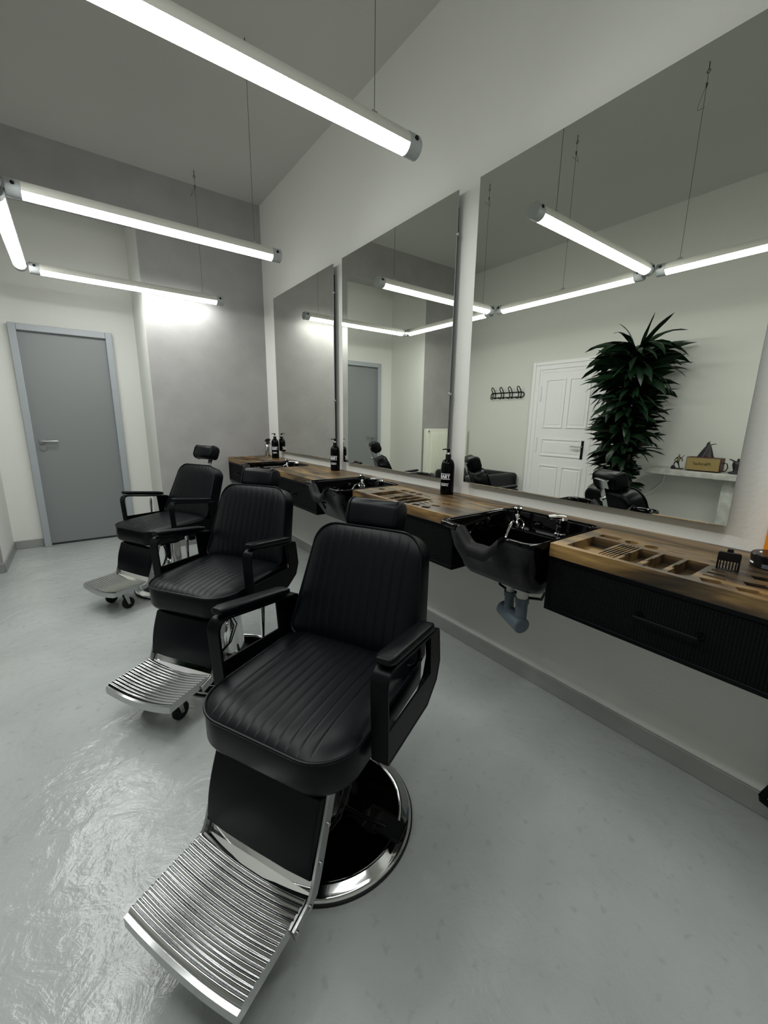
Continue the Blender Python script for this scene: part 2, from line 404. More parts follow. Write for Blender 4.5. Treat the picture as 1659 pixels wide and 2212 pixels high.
# ------------------------------------------------------------------ pendant line lamps
def lamp(label, p0, p1, cables, tails=()):
    """p0,p1: ends of the body axis; cables: distances along the body"""
    P0, P1 = Vector(p0), Vector(p1); L = (P1-P0).length; ang = math.atan2(P1.y-P0.y, P1.x-P0.x)
    t = thing('pendant_line_lamp', label, 'lamp', p0, ang, 'suspended line lamps')
    r = 0.039; cap = 0.062
    low = [(r*math.cos(a), r*math.sin(a)) for a in [math.radians(198+144*k/16) for k in range(17)]]
    def sect(x, pts): return [(x, y, z) for y, z in pts]
    b = B(); b.rings([sect(cap, low), sect(L-cap, low)], False, False, closed=False)
    obj('diffuser', b, 'diffuser', t, smooth=True)
    q = (math.cos(math.radians(16)), math.sin(math.radians(16)))
    hs = [(-(r+0.001)*q[0], -(r+0.001)*q[1]-0.001), (-r-0.001, 0.0), (-r-0.001, 0.006), (-r*0.86, 0.024), (-r*0.6, 0.035), (r*0.6, 0.035), (r*0.86, 0.024), (r+0.001, 0.006), (r+0.001, 0.0), ((r+0.001)*q[0], -(r+0.001)*q[1]-0.001), ((r-0.003)*q[0], -r*q[1]-0.001), (r-0.004, 0.002), (-r+0.004, 0.002), (-(r-0.003)*q[0], -r*q[1]-0.001)]
    b = B(); b.rings([sect(cap, hs), sect(L-cap, hs)]); obj('housing', b, 'housing', t, smooth=True)
    cs = [((r+0.002)*math.cos(a), (r+0.002)*math.sin(a)) for a in [math.radians(170+200*k/20) for k in range(21)]] + [(r*0.62, 0.037), (-r*0.62, 0.037)]
    for x0, x1 in ((0, cap), (L-cap, L)):
        b = B(); b.rings([sect(x0, cs), sect(x1, cs)]); c = obj('end_cap', b, 'cap', t, smooth=True, bevel=0.002)
        xm = (x0+x1)/2
        for s_ in (-1, 1):
            k = B(); k.lathe([(0.009, -0.002), (0.009, 0.002)], (xm, s_*(r+0.002), 0.012), 14, axis='y'); obj('screw_recess', k, 'black_plastic', c)
    for i, x in enumerate(cables):
        w = P0 + (P1-P0).normalized()*x
        zt = zc(w.x, w.y) - P0.z
        b = B(); b.box(x-0.022, x+0.022, -0.012, 0.012, 0.035, 0.043); b.box(x-0.012, x+0.012, -0.004, 0.004, 0.043, 0.055)
        obj('cable_clip', b, 'steel', t)
        b = B(); b.cyl((x, 0, 0.045), (x, 0, zt-0.02), 0.0014, seg=6); cb = obj('suspension_cable', b, 'cable', t)
        b = B()
        b.cyl((x, 0, zt-0.004), (x, 0, zt-0.045), 0.003, seg=8)
        b.tube([(x+0.010*math.cos(a), 0, zt-0.055+0.010*math.sin(a)) for a in [2*PI*k/14 for k in range(14)]], 0.0022, 6, closed=True)
        obj('ceiling_hook', b, 'cable', t)
        b = B(); b.cyl((x, 0, zt-0.12), (x, 0, zt-0.145), 0.007, 0.004, seg=10); obj('cable_lock', b, 'cable', t)
        b = B()
        # loose tail of the cable
        s = 1 if (i + len(tails)) % 2 else -1
        pts = [(x, 0, zt-0.13)]
        for k in range(1, 9):
            u = k/8; pts.append((x+s*0.05*math.sin(u*PI*0.8), s*0.10*u**1.5, zt-0.13-0.05*math.sin(u*PI*1.2)-0.10*u))
        b.tube(pts, 0.0012, 5)
        obj('cable_tail', b, 'cable', t)
    return t
ZL = 2.395; XJ = -0.19
JY = [0.10, 1.545, 2.985, 4.35]
lamp('white lit line lamp hung crosswise over the front barber chair', (XJ+0.03, JY[1], ZL+0.010), (1.283, JY[1], ZL+0.010), (1.23,))
lamp('white lit line lamp hung across the room over the middle barber chair', (XJ+0.05, JY[2], ZL), (1.280, JY[2], ZL), (1.245,))
lamp('white lit line lamp hung close in front of the grey end wall', (XJ+0.052, JY[3], ZL-0.012), (1.272, JY[3], ZL-0.012), (1.235,))
lamp('white lit line lamp running lengthways to the corner before the grey wall', (XJ, JY[2]+0.045, ZL), (XJ, JY[3]+0.035, ZL), (0.12,))
lamp('white lit line lamp running lengthways between the front and middle crosswise lamps', (XJ, JY[1]+0.045, ZL), (XJ, JY[2]-0.045, ZL), (0.66,))
lamp('white lit line lamp running lengthways from the front crosswise lamp, seen only in a mirror', (XJ, JY[0]+0.045, ZL), (XJ, JY[1]-0.045, ZL), (0.2, 1.22))
lamp('white lit line lamp hung crosswise overhead, behind the front one', (XJ+0.03, JY[0], ZL), (1.28, JY[0], ZL), (1.2,))

# ------------------------------------------------------------------ mirrors
XM = 1.692
def mirror(label, y0, y1, clips=True, z0=0.972, z1=2.435):
    t = thing('wall_mirror', label, 'mirror', (XM, (y0+y1)/2, z0), 0, 'frameless wall mirrors')
    h = (y1-y0)/2; H = z1-z0
    b = B(); b.quad((0, -h, 0), (0, h, 0), (0, h, H), (0, -h, H)); 
    b.bm.faces.ensure_lookup_table()
    obj('mirror_glass', b, 'mirror', t)
    b = B(); b.box(0.0006, 0.006, -h, h, 0, H); obj('glass_edge', b, 'frame_grey', t)
    b = B()
    for zz in (0.10, H-0.14): b.box(0.006, 0.047, -h+0.06, h-0.06, zz, zz+0.04)
    for yy in (-h+0.010, h-0.026): b.box(0.008, 0.020, yy, yy+0.016, 0.06, H-0.07)
    obj('rear_rail', b, 'black_metal', t)
    for zz in (H*0.32, H*0.86):
        for yy in ((-h,) if clips else ()):
            b = B(); b.box(-0.003, 0.012, yy-0.006, yy+0.006, zz, zz+0.014); obj('edge_clip', b, 'steel', t, bevel=0.002)
    return t
mirror('tall frameless mirror reflecting the leafy plant and the panelled white door', 0.385, 1.553, False)
mirror('tall frameless mirror in the middle, reflecting the grey door', 1.694, 2.842)
mirror('tall frameless mirror next to the grey wall, beside the silver spray bottle', 2.974, 4.143)

# ------------------------------------------------------------------ worktops, cabinets
ZT = 0.896; TH = 0.046; XF = 1.272
def worktop(label, y0, y1, pat=None):
    b = B(); b.box(XF, XW, y0, y1, ZT-TH, ZT)
    o = obj('worktop', b, 'wood'); tag(o, label, 'worktop', 'wooden worktop boards')
    if pat:
        a, off, hole = pat; yl = y1
        c = B()
        def pr(pts, d=0.032): c.prism([(x, yl-(s*a+off)) for x, s in pts], ZT-d, ZT+0.02, 'z')
        def sl(x0, x1, s0, s1, d=0.032): pr([(x0, s0), (x1, s0), (x1, s1), (x0, s1)], d)
        def ho(x, s, r): c.lathe([(r, ZT-0.04), (r, ZT+0.02)], (x, yl-(s*a+off), 0), 24)
        sl(1.296, 1.48, 0.045, 0.143)
        sl(1.502, 1.540, 0.05, 0.118, 0.042)
        ho(1.518, 0.158, 0.021); ho(1.515, 0.222, 0.021)
        for k in range(5): sl(1.292, 1.472, 0.153+k*0.0112, 0.159+k*0.0112, 0.04)
        for k in range(3):
            s = 0.212+k*0.066
            pr([(1.292, s+0.004), (1.345, s+0.004), (1.345, s-0.004), (1.385, s-0.004), (1.385, s), (1.466, s), (1.466, s+0.054), (1.292, s+0.054)])
        sl(1.513, 1.518, 0.268, 0.318, 0.02); sl(1.513, 1.518, 0.386, 0.43, 0.02); sl(1.513, 1.518, 0.50, 0.545, 0.02)
        for k, (x, e) in enumerate(((1.424, 0.445), (1.388, 0.455), (1.354, 0.465))): sl(x-0.007, x+0.005, 0.414, e, 0.02)
        for (x, s) in ((1.303, 0.416), (1.302, 0.493), (1.365, 0.494), (1.440, 0.494)):
            pr([(x+0.014, s), (x+0.028, s+0.044), (x-0.002, s+0.058), (x-0.013, s+0.014)], 0.018)
        if hole: ho(1.44, (0.062-off)/a, 0.021)
        co = obj('cutter', c, 'wood'); boolean_cut(o, co)
    o.data.materials.clear(); o.data.materials.append(M['wood'])
    md = o.modifiers.new('bevel', 'BEVEL'); md.width = 0.002; md.segments = 1; md.limit_method = 'ANGLE'; md.angle_limit = math.radians(50)
    return o
UN = [(-0.002, 0.752), (1.210, 2.032), (2.498, 3.328), (3.792, YB-0.005)]
worktop('stained wooden worktop board with tool trays, holding the round tin and comb guard', *UN[0], pat=(1.0, 0.0, False))
worktop('stained wooden worktop board with cut-outs between the nearest and second basins', *UN[1], pat=(0.95, 0.105, True))
worktop('plain stained wooden worktop board without cut-outs behind the middle chair', *UN[2])
worktop('dark stained wooden worktop board with cut-outs in the corner at the grey wall', *UN[3], pat=(0.95, 0.06, False))
for lab, y0, y1 in (('narrow dark wooden board behind the basin with the visible trap pipe', UN[0][1], UN[1][0]), ('narrow dark wooden board behind the second basin', UN[1][1], UN[2][0]), ('narrow dark wooden board behind the basin close to the spray bottle', UN[2][1], UN[3][0])):
    b = B(); b.box(1.645, XW, y0+0.0015, y1-0.0015, ZT-0.03, ZT-0.001)
    o = obj('ledge_board', b, 'wood', bevel=0.0015); tag(o, lab, 'shelf', 'boards behind the basins')

def cabinet(label, y0, y1, mesh=True):
    zt, zb = ZT-TH, 0.653
    t = thing('drawer_cabinet', label, 'cabinet', ((XF+XW)/2, (y0+y1)/2, zb), 0, 'black wall-hung drawer cabinets')
    X0 = XF+0.004-(XF+XW)/2; X1 = (XW-XF)/2; h = (y1-y0)/2; H = zt-zb
    b = B(); 
    b.box(X0+0.004, X1, -h, h, H-0.012, H); b.box(X0+0.004, X1, -h, h, 0, 0.012)
    b.box(X0+0.004, X1, -h, -h+0.012, 0.012, H-0.012); b.box(X0+0.004, X1, h-0.012, h, 0.012, H-0.012); b.box(X1-0.01, X1, -h+0.012, h-0.012, 0.012, H-0.012)
    obj('carcass', b, 'black_metal', t)
    b = B()
    for (a0, a1, c0, c1) in ((-h, h, 0, 0.014), (-h, h, H-0.014, H), (-h, -h+0.014, 0.014, H-0.014), (h-0.014, h, 0.014, H-0.014)): b.box(X0-0.004, X0+0.006, a0, a1, c0, c1)
    obj('front_frame', b, 'black_metal', t, bevel=0.0015)
    b = B(); b.box(X0, X0+0.012, -h+0.014, h-0.014, 0.014, H-0.014)
    dr = obj('drawer_front', b, 'mesh_panel', t)
    for s_ in (-1, 1):
        b = B(); b.box(X0+0.02, X1-0.02, s_*(h+0.0005)-0.0005, s_*(h+0.0005)+0.0005, 0.014, H-0.014); obj('side_mesh', b, 'mesh_panel', t)
    hy = 0.075; hz = H*0.5
    b = B()
    for s_ in (-1, 1): b.cyl((X0, s_*hy, hz), (X0-0.03, s_*hy, hz), 0.005, seg=10); b.lathe([(0.011, -0.0), (0.011, -0.006)], (X0, s_*hy, hz), 14, axis='x')
    b.tube([(X0-0.03, -hy-0.004, hz), (X0-0.03, hy+0.004, hz)], 0.005, 10)
    obj('handle', b, 'black_metal', dr, smooth=True)
    return t
cabinet('black metal mesh drawer cabinet with bar handle, under the round tin and comb guard', *UN[0])
cabinet('black drawer cabinet between the nearest and second basins', *UN[1])
cabinet('black drawer cabinet behind the middle barber chair', *UN[2])
cabinet('black drawer cabinet in the corner by the grey wall', *UN[3])

# ------------------------------------------------------------------ shampoo basins
def basin():
    t = thing('shampoo_basin', 'glossy black shampoo basin with its grey trap pipe showing below', 'basin', (1.40, 0.981, 0.66), 0, 'black shampoo basins')
    ox = 1.40
    N = 6
    hw = 0.226
    def outline(x0, x1, w, r): return rrect(x0-ox, x1-ox, -w, w, r, 10)
    def refine(pts, n=160):
        # resample the closed outline evenly
        P = [Vector(p) for p in pts]; P.append(P[0]); L = [0]
        for a, b_ in zip(P, P[1:]): L.append(L[-1] + (b_-a).length)
        out = []; j = 0
        for k in range(n):
            d = L[-1]*k/n
            while L[j+1] < d: j += 1
            u = (d-L[j])/max(1e-9, L[j+1]-L[j]); out.append(P[j].lerp(P[j+1], u))
        return out
    def dip(p):
        if p.x > -0.10: return 0
        u = abs(p.y)/0.125
        return 0.070*smooth01(1.35*(1-u))*smooth01((-0.10-p.x)/0.05)
    lev = [ # x0,x1,w,r,z,dipfactor
        (1.325, 1.60, 0.150, 0.05, 0.000, 0), (1.295, 1.622, 0.176, 0.05, 0.012, 0), (1.27, 1.635, 0.192, 0.05, 0.045, 0),
        (1.225, 1.640, 0.208, 0.05, 0.13, 0.25), (1.195, 1.642, 0.217, 0.045, 0.205, 0.9), (1.175, 1.6425, 0.224, 0.04, 0.216, 1), (1.166, 1.643, 0.2265, 0.04, 0.228, 1),
        (1.170, 1.642, 0.2255, 0.04, 0.237, 1), (1.182, 1.640, 0.222, 0.04, 0.240, 1), (1.196, 1.634, 0.214, 0.04, 0.237, 1), (1.204, 1.630, 0.208, 0.04, 0.226, 1),
        (1.225, 1.622, 0.200, 0.05, 0.13, 0.25), (1.285, 1.60, 0.175, 0.06, 0.045, 0), (1.34, 1.57, 0.13, 0.06, 0.022, 0)]
    b = B(); rs = []
    for x0, x1, w, r, z, df in lev:
        rs.append([(p.x, p.y, z - df*dip(p)) for p in refine(outline(x0, x1, w, r))])
    b.rings(rs)
    obj('bowl', b, 'black_gloss', t, smooth=True, angle=50)
    b = B(); b.box(1.535-ox, 1.622-ox, -0.198, 0.198, 0.10, 0.178); obj('tap_ledge', b, 'black_gloss', t, bevel=0.012, segs=4)
    b = B(); b.box(1.642-ox, XW-ox, -0.17, 0.17, 0.06, 0.2055); obj('wall_bracket', b, 'black_metal', t)
    # neck rest pad hugging the notch
    b = B(); rs = []
    for k in range(-14, 15):
        y = k/14*0.100
        z = 0.240 - 0.070*smooth01(1.35*(1-abs(y)/0.125))
        xf = 1.166-ox
        dz = 0.012*(1-0.35*abs(k/14)); 
        sec = [(xf-0.012, -0.036), (xf-0.017, -0.015), (xf-0.012, 0.008), (xf+0.012, dz+0.008), (xf+0.036, dz), (xf+0.050, -0.02), (xf+0.042, -0.028), (xf+0.02, -0.004), (xf-0.004, -0.012)]
        rs.append([(x, y, z+zz) for x, zz in sec])
    b.rings(rs); obj('neck_rest', b, 'rubber', t, smooth=True, angle=70)
    # spray head, hose, mixer
    def W(x, y, z): return (x-ox, y-0.981, z-0.66)
    b = B(); c = W(1.575, 1.105, 0.838)
    b.lathe([(0.017, 0), (0.017, 0.01), (0.012, 0.014), (0.012, 0.05), (0.010, 0.054), (0.012, 0.066), (0.020, 0.074), (0.021, 0.083), (0.017, 0.088)], c, 20)
    obj('hand_shower', b, 'chrome', t, smooth=True)
    b = B()
    b.tube([W(1.56, 1.10, 0.845), W(1.53, 1.095, 0.865), W(1.50, 1.08, 0.862), W(1.47, 1.075, 0.83), W(1.44, 1.07, 0.77), W(1.42, 1.06, 0.71)], 0.006, 10)
    b.tube([W(1.545+0.022*math.cos(a), 1.065+0.02*math.sin(a)*0.5, 0.858+0.02*math.sin(a)) for a in [2*PI*k/20 for k in range(20)]], 0.004, 8, closed=True)
    obj('shower_hose', b, 'chrome', t, smooth=True)
    b = B(); c = W(1.575, 0.89, 0.838)
    b.lathe([(0.026, 0), (0.026, 0.012), (0.020, 0.016), (0.020, 0.046), (0.022, 0.05), (0.022, 0.072), (0.016, 0.080)], c, 22)
    b.tube([W(1.585, 0.885, 0.915), W(1.55, 0.90, 0.922), W(1.51, 0.915, 0.924)], [0.013, 0.012, 0.008], 12)
    obj('mixer_tap', b, 'chrome', t, smooth=True)
    # drain and trap below
    b = B()
    b.cyl(W(1.43, 0.945, 0.675), W(1.43, 0.945, 0.635), 0.030, seg=24); b.cyl(W(1.43, 0.945, 0.64), W(1.43, 0.945, 0.56), 0.024, seg=24)
    b.cyl(W(1.455, 1.025, 0.675), W(1.455, 1.025, 0.56), 0.017, seg=20)
    obj('drain_connector', b, 'pvc_white', t, smooth=True)
    b = B()
    b.cyl(W(1.43, 0.945, 0.575), W(1.43, 0.945, 0.47), 0.0245, seg=24); b.cyl(W(1.43, 0.945, 0.58), W(1.43, 0.945, 0.558), 0.028, seg=24)
    b.cyl(W(1.455, 1.025, 0.57), W(1.455, 1.025, 0.48), 0.0205, seg=24); b.cyl(W(1.455, 1.025, 0.575), W(1.455, 1.025, 0.555), 0.025, seg=24)
    b.lathe([(0.030, -0.080), (0.035, -0.076), (0.035, 0.078), (0.032, 0.082)], (0, 0, 0), 32, axis='x')
    for v in b.bm.verts[-128:]:
        pass
    tr = obj('trap', b, 'pvc_grey', t, smooth=True)
    # place the horizontal cylinder of the trap (last lathe rings) along the pipes
    d = Vector(W(1.475, 1.065, 0.475)) - Vector(W(1.415, 0.925, 0.462)); d0 = d.normalized()
    mid = (Vector(W(1.475, 1.065, 0.475)) + Vector(W(1.415, 0.925, 0.462)))/2
    q = Vector((1, 0, 0)).rotation_difference(d0).to_matrix()
    n = len(tr.data.vertices)
    for i in range(n-128, n):
        v = tr.data.vertices[i]; v.co = mid + q @ v.co
    b = B()
    b.tube([W(1.46, 1.05, 0.665), W(1.46, 1.10, 0.63), W(1.46, 1.085, 0.585), W(1.46, 1.03, 0.57)], 0.006, 8)
    b.tube([W(1.46, 0.90, 0.665), W(1.46, 0.86, 0.635), W(1.46, 0.875, 0.59), W(1.455, 0.94, 0.575), W(1.455, 1.0, 0.58)], 0.006, 8)
    obj('supply_hose', b, 'black_plastic', t, smooth=True)
    return t
ba = basin()
dup(ba, (1.40, 2.265, 0.66), 0, 'glossy black shampoo basin behind the headrest of the front chair')
dup(ba, (1.40, 3.560, 0.66), 0, 'glossy black shampoo basin by the spray bottle, behind the middle chair headrest')

# ------------------------------------------------------------------ barber chairs
def pad_mesh(hw, v0, v1, rb, rf, thick, dome, nseam, taper=0.0, edge=0.012, bow=0.0):
    """cushion in local frame: x=v (front +), y=u lateral, z=height 0..thick(+dome). Seam channels run along v."""
    b = B(); NP = 120
    def halfw(v):
        w = hw*(1 - taper*(v-v0)/(v1-v0))
        return w
    def outline(ins):
        # closed outline going round, inset by ins
        P = []
        a0, a1 = v0+ins, v1-ins
        r_f, r_b = max(rf-ins, 0.01), max(rb-ins, 0.01)
        wb, wf = halfw(v0)-ins, halfw(v1)-ins
        segs = []
        n = 12
        for k in range(n+1):
            a = PI/2*k/n; segs.append((a1-r_f+r_f*math.cos(a), wf-r_f+r_f*math.sin(a)))
        for k in range(n+1):
            a = PI/2+PI/2*k/n; segs.append((a0+r_b+r_b*math.cos(a), wb-r_b+r_b*math.sin(a)))
        for k in range(n+1):
            a = PI+PI/2*k/n; segs.append((a0+r_b+r_b*math.cos(a), -wb+r_b+r_b*math.sin(a)))
        for k in range(n+1):
            a = 1.5*PI+PI/2*k/n; segs.append((a1-r_f+r_f*math.cos(a), -wf+r_f+r_f*math.sin(a)))
        return segs
    lev = [(0.03, 0.0), (0.008, 0.006), (0.0, 0.022), (0.0, thick-0.012), (0.003, thick)]
    side = [[(v, u, z - bow*((v-v0)/(v1-v0))**3) for v, u in outline(i)] for i, z in lev]
    b.rings(side, True, False)
    # domed top as grid (fine across the seams)
    nu, nv = 240, 90
    g = []; cl = []
    for j in range(nv+1):
        t = j/nv; t = 0.5*t + 0.5*(0.5-0.5*math.cos(PI*t)); v = v0+0.003+(v1-v0-0.006)*t
        wt = halfw(v)-0.003; w = wt
        dv = v1-0.003-v
        if dv < rf: w = w-rf+math.sqrt(max(0, rf*rf-(rf-dv)**2))
        dv = v-v0-0.003
        if dv < rb: w = w-rb+math.sqrt(max(0, rb*rb-(rb-dv)**2))
        row = []; crow = []
        for i in range(nu+1):
            u = (-1+2*i/nu)*wt; c_ = 0
            if abs(u) >= w-1e-6: c_ = 1 if u > 0 else -1; u = math.copysign(w, u)
            al = max(0, w-abs(u)); bl = max(0, min(v-v0, v1-v))
            hgt = dome*(1-math.exp(-al/0.04))*(1-math.exp(-bl/0.04))
            span = hw*0.66
            if abs(u) <= span*1.02:
                pitch = 2*span/nseam; ph = (u+span)/pitch
                dd = abs(ph-round(ph))*pitch
                hgt -= min(1, al/0.05)*min(1, bl/0.03)*(0.0015*math.exp(-(dd/0.0020)**2)+0.0006*(2*dd/pitch-1)**2)
            row.append(b.bm.verts.new((v, u, thick - bow*((v-v0)/(v1-v0))**3 + hgt))); crow.append(c_)
        g.append(row); cl.append(crow)
    for j in range(nv):
        for i in range(nu):
            q = (cl[j][i], cl[j][i+1], cl[j+1][i+1], cl[j+1][i])
            if abs(sum(q)) == 4: continue
            vs = [g[j][i], g[j][i+1], g[j+1][i+1], g[j+1][i]]
            b.bm.faces.new(vs)
    bmesh.ops.remove_doubles(b.bm, verts=[v for r in g for v in r], dist=1e-5)
    loose = [v for v in b.bm.verts if not v.link_faces]
    bmesh.ops.delete(b.bm, geom=loose, context='VERTS')
    pipe = [(v, u, thick - bow*((v-v0)/(v1-v0))**3) for v, u in outline(0.0)]
    return b, pipe

def dedupe(path, eps=1e-4):
    out = []
    for p in path:
        if not out or (Vector(p)-Vector(out[-1])).length > eps: out.append(p)
    if (Vector(out[0])-Vector(out[-1])).length < eps: out.pop()
    return out

def chair(label, loc, rz):
    t = thing('barber_chair', label, 'chair', loc, rz, 'black barber chairs')
    # base
    b = B(); b.lathe([(0.283, 0.0), (0.285, 0.004), (0.285, 0.010), (0.280, 0.013)], seg=96); obj('base_edge', b, 'rubber', t, smooth=True)
    b = B(); b.lathe([(0.281, 0.010), (0.280, 0.016), (0.272, 0.021), (0.264, 0.0225), (0.250, 0.034), (0.243, 0.035), (0.238, 0.030), (0.236, 0.02)], seg=96)
    obj('base_ring', b, 'chrome', t, smooth=True, angle=60)
    b = B(); b.lathe([(0.2365, 0.012), (0.2365, 0.029), (0.15, 0.038), (0.09, 0.048), (0.075, 0.060)], seg=96)
    obj('base_plate', b, 'black_gloss', t, smooth=True, angle=60)
    b = B(); b.lathe([(0.074, 0.06), (0.070, 0.10), (0.055, 0.36), (0.053, 0.37)], seg=40); obj('column', b, 'chrome', t, smooth=True)
    b = B(); b.lathe([(0.058, 0.36), (0.062, 0.372), (0.062, 0.395), (0.045, 0.40)], seg=32); b.box(-0.16, 0.16, -0.13, 0.13, 0.398, 0.43)
    for s_ in (-1, 1): b.box(-0.19, 0.24, s_*0.16-0.012, s_*0.16+0.012, 0.405, 0.43)
    b.box(-0.02, 0.02, -0.25, 0.25, 0.41, 0.43)
    obj('seat_support', b, 'black_metal', t)
    b = B(); b.tube([(0.02, 0.06, 0.085), (0.02, 0.12, 0.08), (0.00, 0.22, 0.058)], [0.007, 0.007, 0.006], 10); b.box(-0.035, 0.03, 0.19, 0.275, 0.052, 0.062)
    obj('pump_pedal', b, 'black_metal', t, bevel=0.002)
    # seat
    b, pipe = pad_mesh(0.243, -0.235, 0.310, 0.05, 0.115, 0.105, 0.026, 10, bow=0.012)
    b.xf(Matrix.Translation((0, 0, 0.435))); obj('seat', b, 'leather', t, smooth=True, angle=60)
    s = kids(t)[-1]
    b = B(); b.tube(dedupe([(p[0], p[1], p[2]+0.435) for p in pipe]), 0.0045, 8, closed=True); obj('seat_piping', b, 'leather', s, smooth=True)
    # backrest: local v = up along back
    b, pipe = pad_mesh(0.245, 0.0, 0.415, 0.03, 0.085, 0.105, 0.022, 9, taper=0.14)
    tilt = math.radians(19.5)
    up = Vector((-math.sin(tilt), 0, math.cos(tilt))); nrm = Vector((math.cos(tilt), 0, math.sin(tilt)))
    org = Vector((-0.132, 0, 0.545)) - nrm*0.105
    R = Matrix(((up.x, 0, nrm.x, org.x), (0, -1, 0, 0), (up.z, 0, nrm.z, org.z), (0, 0, 0, 1)))
    b.xf(R); bk = obj('backrest', b, 'leather', t, smooth=True, angle=60)
    b = B(); b.tube(dedupe([tuple(R @ Vector(p)) for p in pipe]), 0.0045, 8, closed=True); obj('backrest_piping', b, 'leather', bk, smooth=True)
    # headrest
    hr = []
    hc = up*0.468 + org + nrm*0.066
    def hp(u, v, w): return tuple(hc + Vector((0, 1, 0))*u + up*v + nrm*w)
    prof = rrect(-0.055, 0.052, -0.052, 0.040, 0.032, 6)
    b = B(); rs = []
    for u, k in ((-0.102, 0.80), (-0.099, 0.93), (-0.093, 1.0), (0.093, 1.0), (0.099, 0.93), (0.102, 0.80)):
        rs.append([hp(u, v*k, w*k) for v, w in prof])
    b.rings(rs); hd = obj('headrest', b, 'leather', t, smooth=True, angle=60)
    hd['is_head'] = 1
    for u in (-0.090, 0.090):
        b = B(); b.tube([hp(u, v*1.015, w*1.015) for v, w in prof], 0.0022, 6, closed=True)
        obj('headrest_seam', b, 'leather', hd, smooth=True)
    b = B(); rs = [[hp(u, v, w) for u, w in ((-0.06, -0.068), (0.06, -0.068), (0.06, -0.050), (-0.06, -0.050))] for v in (-0.03, 0.022)]
    b.rings(rs); obj('headrest_bracket', b, 'chrome', hd, bevel=0.002)
    b = B(); rs = [[hp(u, v, w) for u, w in ((-0.022, -0.0665), (0.022, -0.0665), (0.022, -0.0625), (-0.022, -0.0625))] for v in (-0.20, 0.0)]
    b.rings(rs); po = obj('headrest_post', b, 'chrome', t)
    b = B(); b.cyl(hp(0, -0.10, -0.058), hp(0, -0.10, -0.085), 0.012, seg=14); obj('clamp_knob', b, 'chrome', po, smooth=True)
    # arms
    for s_ in (-1, 1):
        yo = s_*0.300; yi = s_*0.252
        a0, a1 = min(yo, yi), max(yo, yi)
        b = B()
        ctr = [(0.162, 0.462), (0.166, 0.56), (0.172, 0.672), (0.171, 0.690), (0.163, 0.706), (0.148, 0.714), (0.128, 0.714), (0.0, 0.694), (-0.178, 0.669), (-0.190, 0.664), (-0.194, 0.655), (-0.212, 0.545), (-0.188, 0.490), (-0.110, 0.449), (0.162, 0.462)]
        b.strip(ctr, 0.008, a0, a1)
        ar = obj('arm_frame', b, 'black_metal', t, smooth=True, bevel=0.0015, angle=50)
        b = B(); poly = [(0.160, 0.466), (0.164, 0.556), (-0.128, 0.545), (-0.118, 0.672), (-0.190, 0.662), (-0.211, 0.545), (-0.187, 0.492), (-0.109, 0.453)]
        b.prism(poly, s_*0.296-0.003, s_*0.296+0.003, 'y'); obj('side_panel', b, 'black_metal', ar)
        b = B(); rs = []
        sec = rrect(-0.027, 0.027, 0.0, 0.026, 0.010, 4)
        for k in range(13):
            u = k/12; x = 0.160-0.315*u; z = 0.718-0.042*u
            e = 1.0
            if k == 0: e = 0.72
            if k == 12: e = 0.72
            lift = 0.006*(1-u)
            rs.append([(x, s_*0.276+y*e, z+0.003+(zz-0.013)*e+0.013+lift) for y, zz in sec])
        b.rings(rs); obj('arm_pad', b, 'leather', ar, smooth=True, bevel=0.004, angle=60)
    # recline lever at the right-hand side
    b = B(); b.tube([(-0.02, -0.262, 0.42), (-0.08, -0.330, 0.43), (-0.082, -0.331, 0.50), (-0.084, -0.331, 0.56), (-0.086, -0.331, 0.632), (-0.086, -0.331, 0.650), (-0.086, -0.331, 0.656)], [0.005, 0.005, 0.0055, 0.0075, 0.0095, 0.0095, 0.006], 14)
    obj('recline_lever', b, 'chrome', t, smooth=True)
    # leg rest
    b = B(); rs = []
    for k in range(11):
        u = k/10; z = 0.402-0.194*u; x = 0.254+0.048*u+0.010*math.sin(u*PI)
        rs.append([(x-0.014, -0.180, z), (x+0.006, -0.185, z), (x+0.022, -0.179, z), (x+0.027, -0.10, z), (x+0.028, 0, z), (x+0.027, 0.10, z), (x+0.022, 0.172, z), (x+0.008, 0.1765, z), (x-0.008, 0.1755, z)])
    b.rings(rs); obj('leg_rest', b, 'leather', t, smooth=True, bevel=0.004, angle=50)
    for s_ in (-1, 1):
        b = B(); y = s_*0.181
        cl = [(0.225, 0.445), (0.255, 0.36), (0.288, 0.27), (0.312, 0.205), (0.325, 0.178), (0.345, 0.164), (0.40, 0.152)]
        rs = []
        for i, p in enumerate(cl):
            q0 = Vector(cl[max(i-1, 0)]); q1 = Vector(cl[min(i+1, len(cl)-1)]); d = (q1-q0).normalized(); n2 = Vector((-d.y, d.x))*0.0165
            A = Vector(p)+n2; C_ = Vector(p)-n2
            rs.append([(A.x, y-0.004, A.y), (C_.x, y-0.004, C_.y), (C_.x, y+0.004, C_.y), (A.x, y+0.004, A.y)])
        b.rings(rs); br = obj('leg_bar', b, 'steel', t, bevel=0.001)
        b = B()
        for (x, z) in ((0.262, 0.325), (0.298, 0.245), (0.343, 0.166), (0.392, 0.154)): b.lathe([(0.006, 0), (0.006, s_*0.003), (0.004, s_*0.005)], (x, y+s_*0.004, z), 12, axis='y')
        obj('bolt', b, 'steel', br, smooth=True)
    b = B(); rs = []
    for x, z in ((0.308, 0.192), (0.320, 0.172), (0.338, 0.158)): rs.append([(x, -0.173, z), (x+0.004, -0.173, z+0.003), (x+0.004, 0.173, z+0.003), (x, 0.173, z)])
    b.rings(rs); obj('cross_plate', b, 'chrome', t)
    # ribbed foot plate
    b = B(); NX, NY = 273, 24
    x0, x1, hw = 0.338, 0.562, 0.176
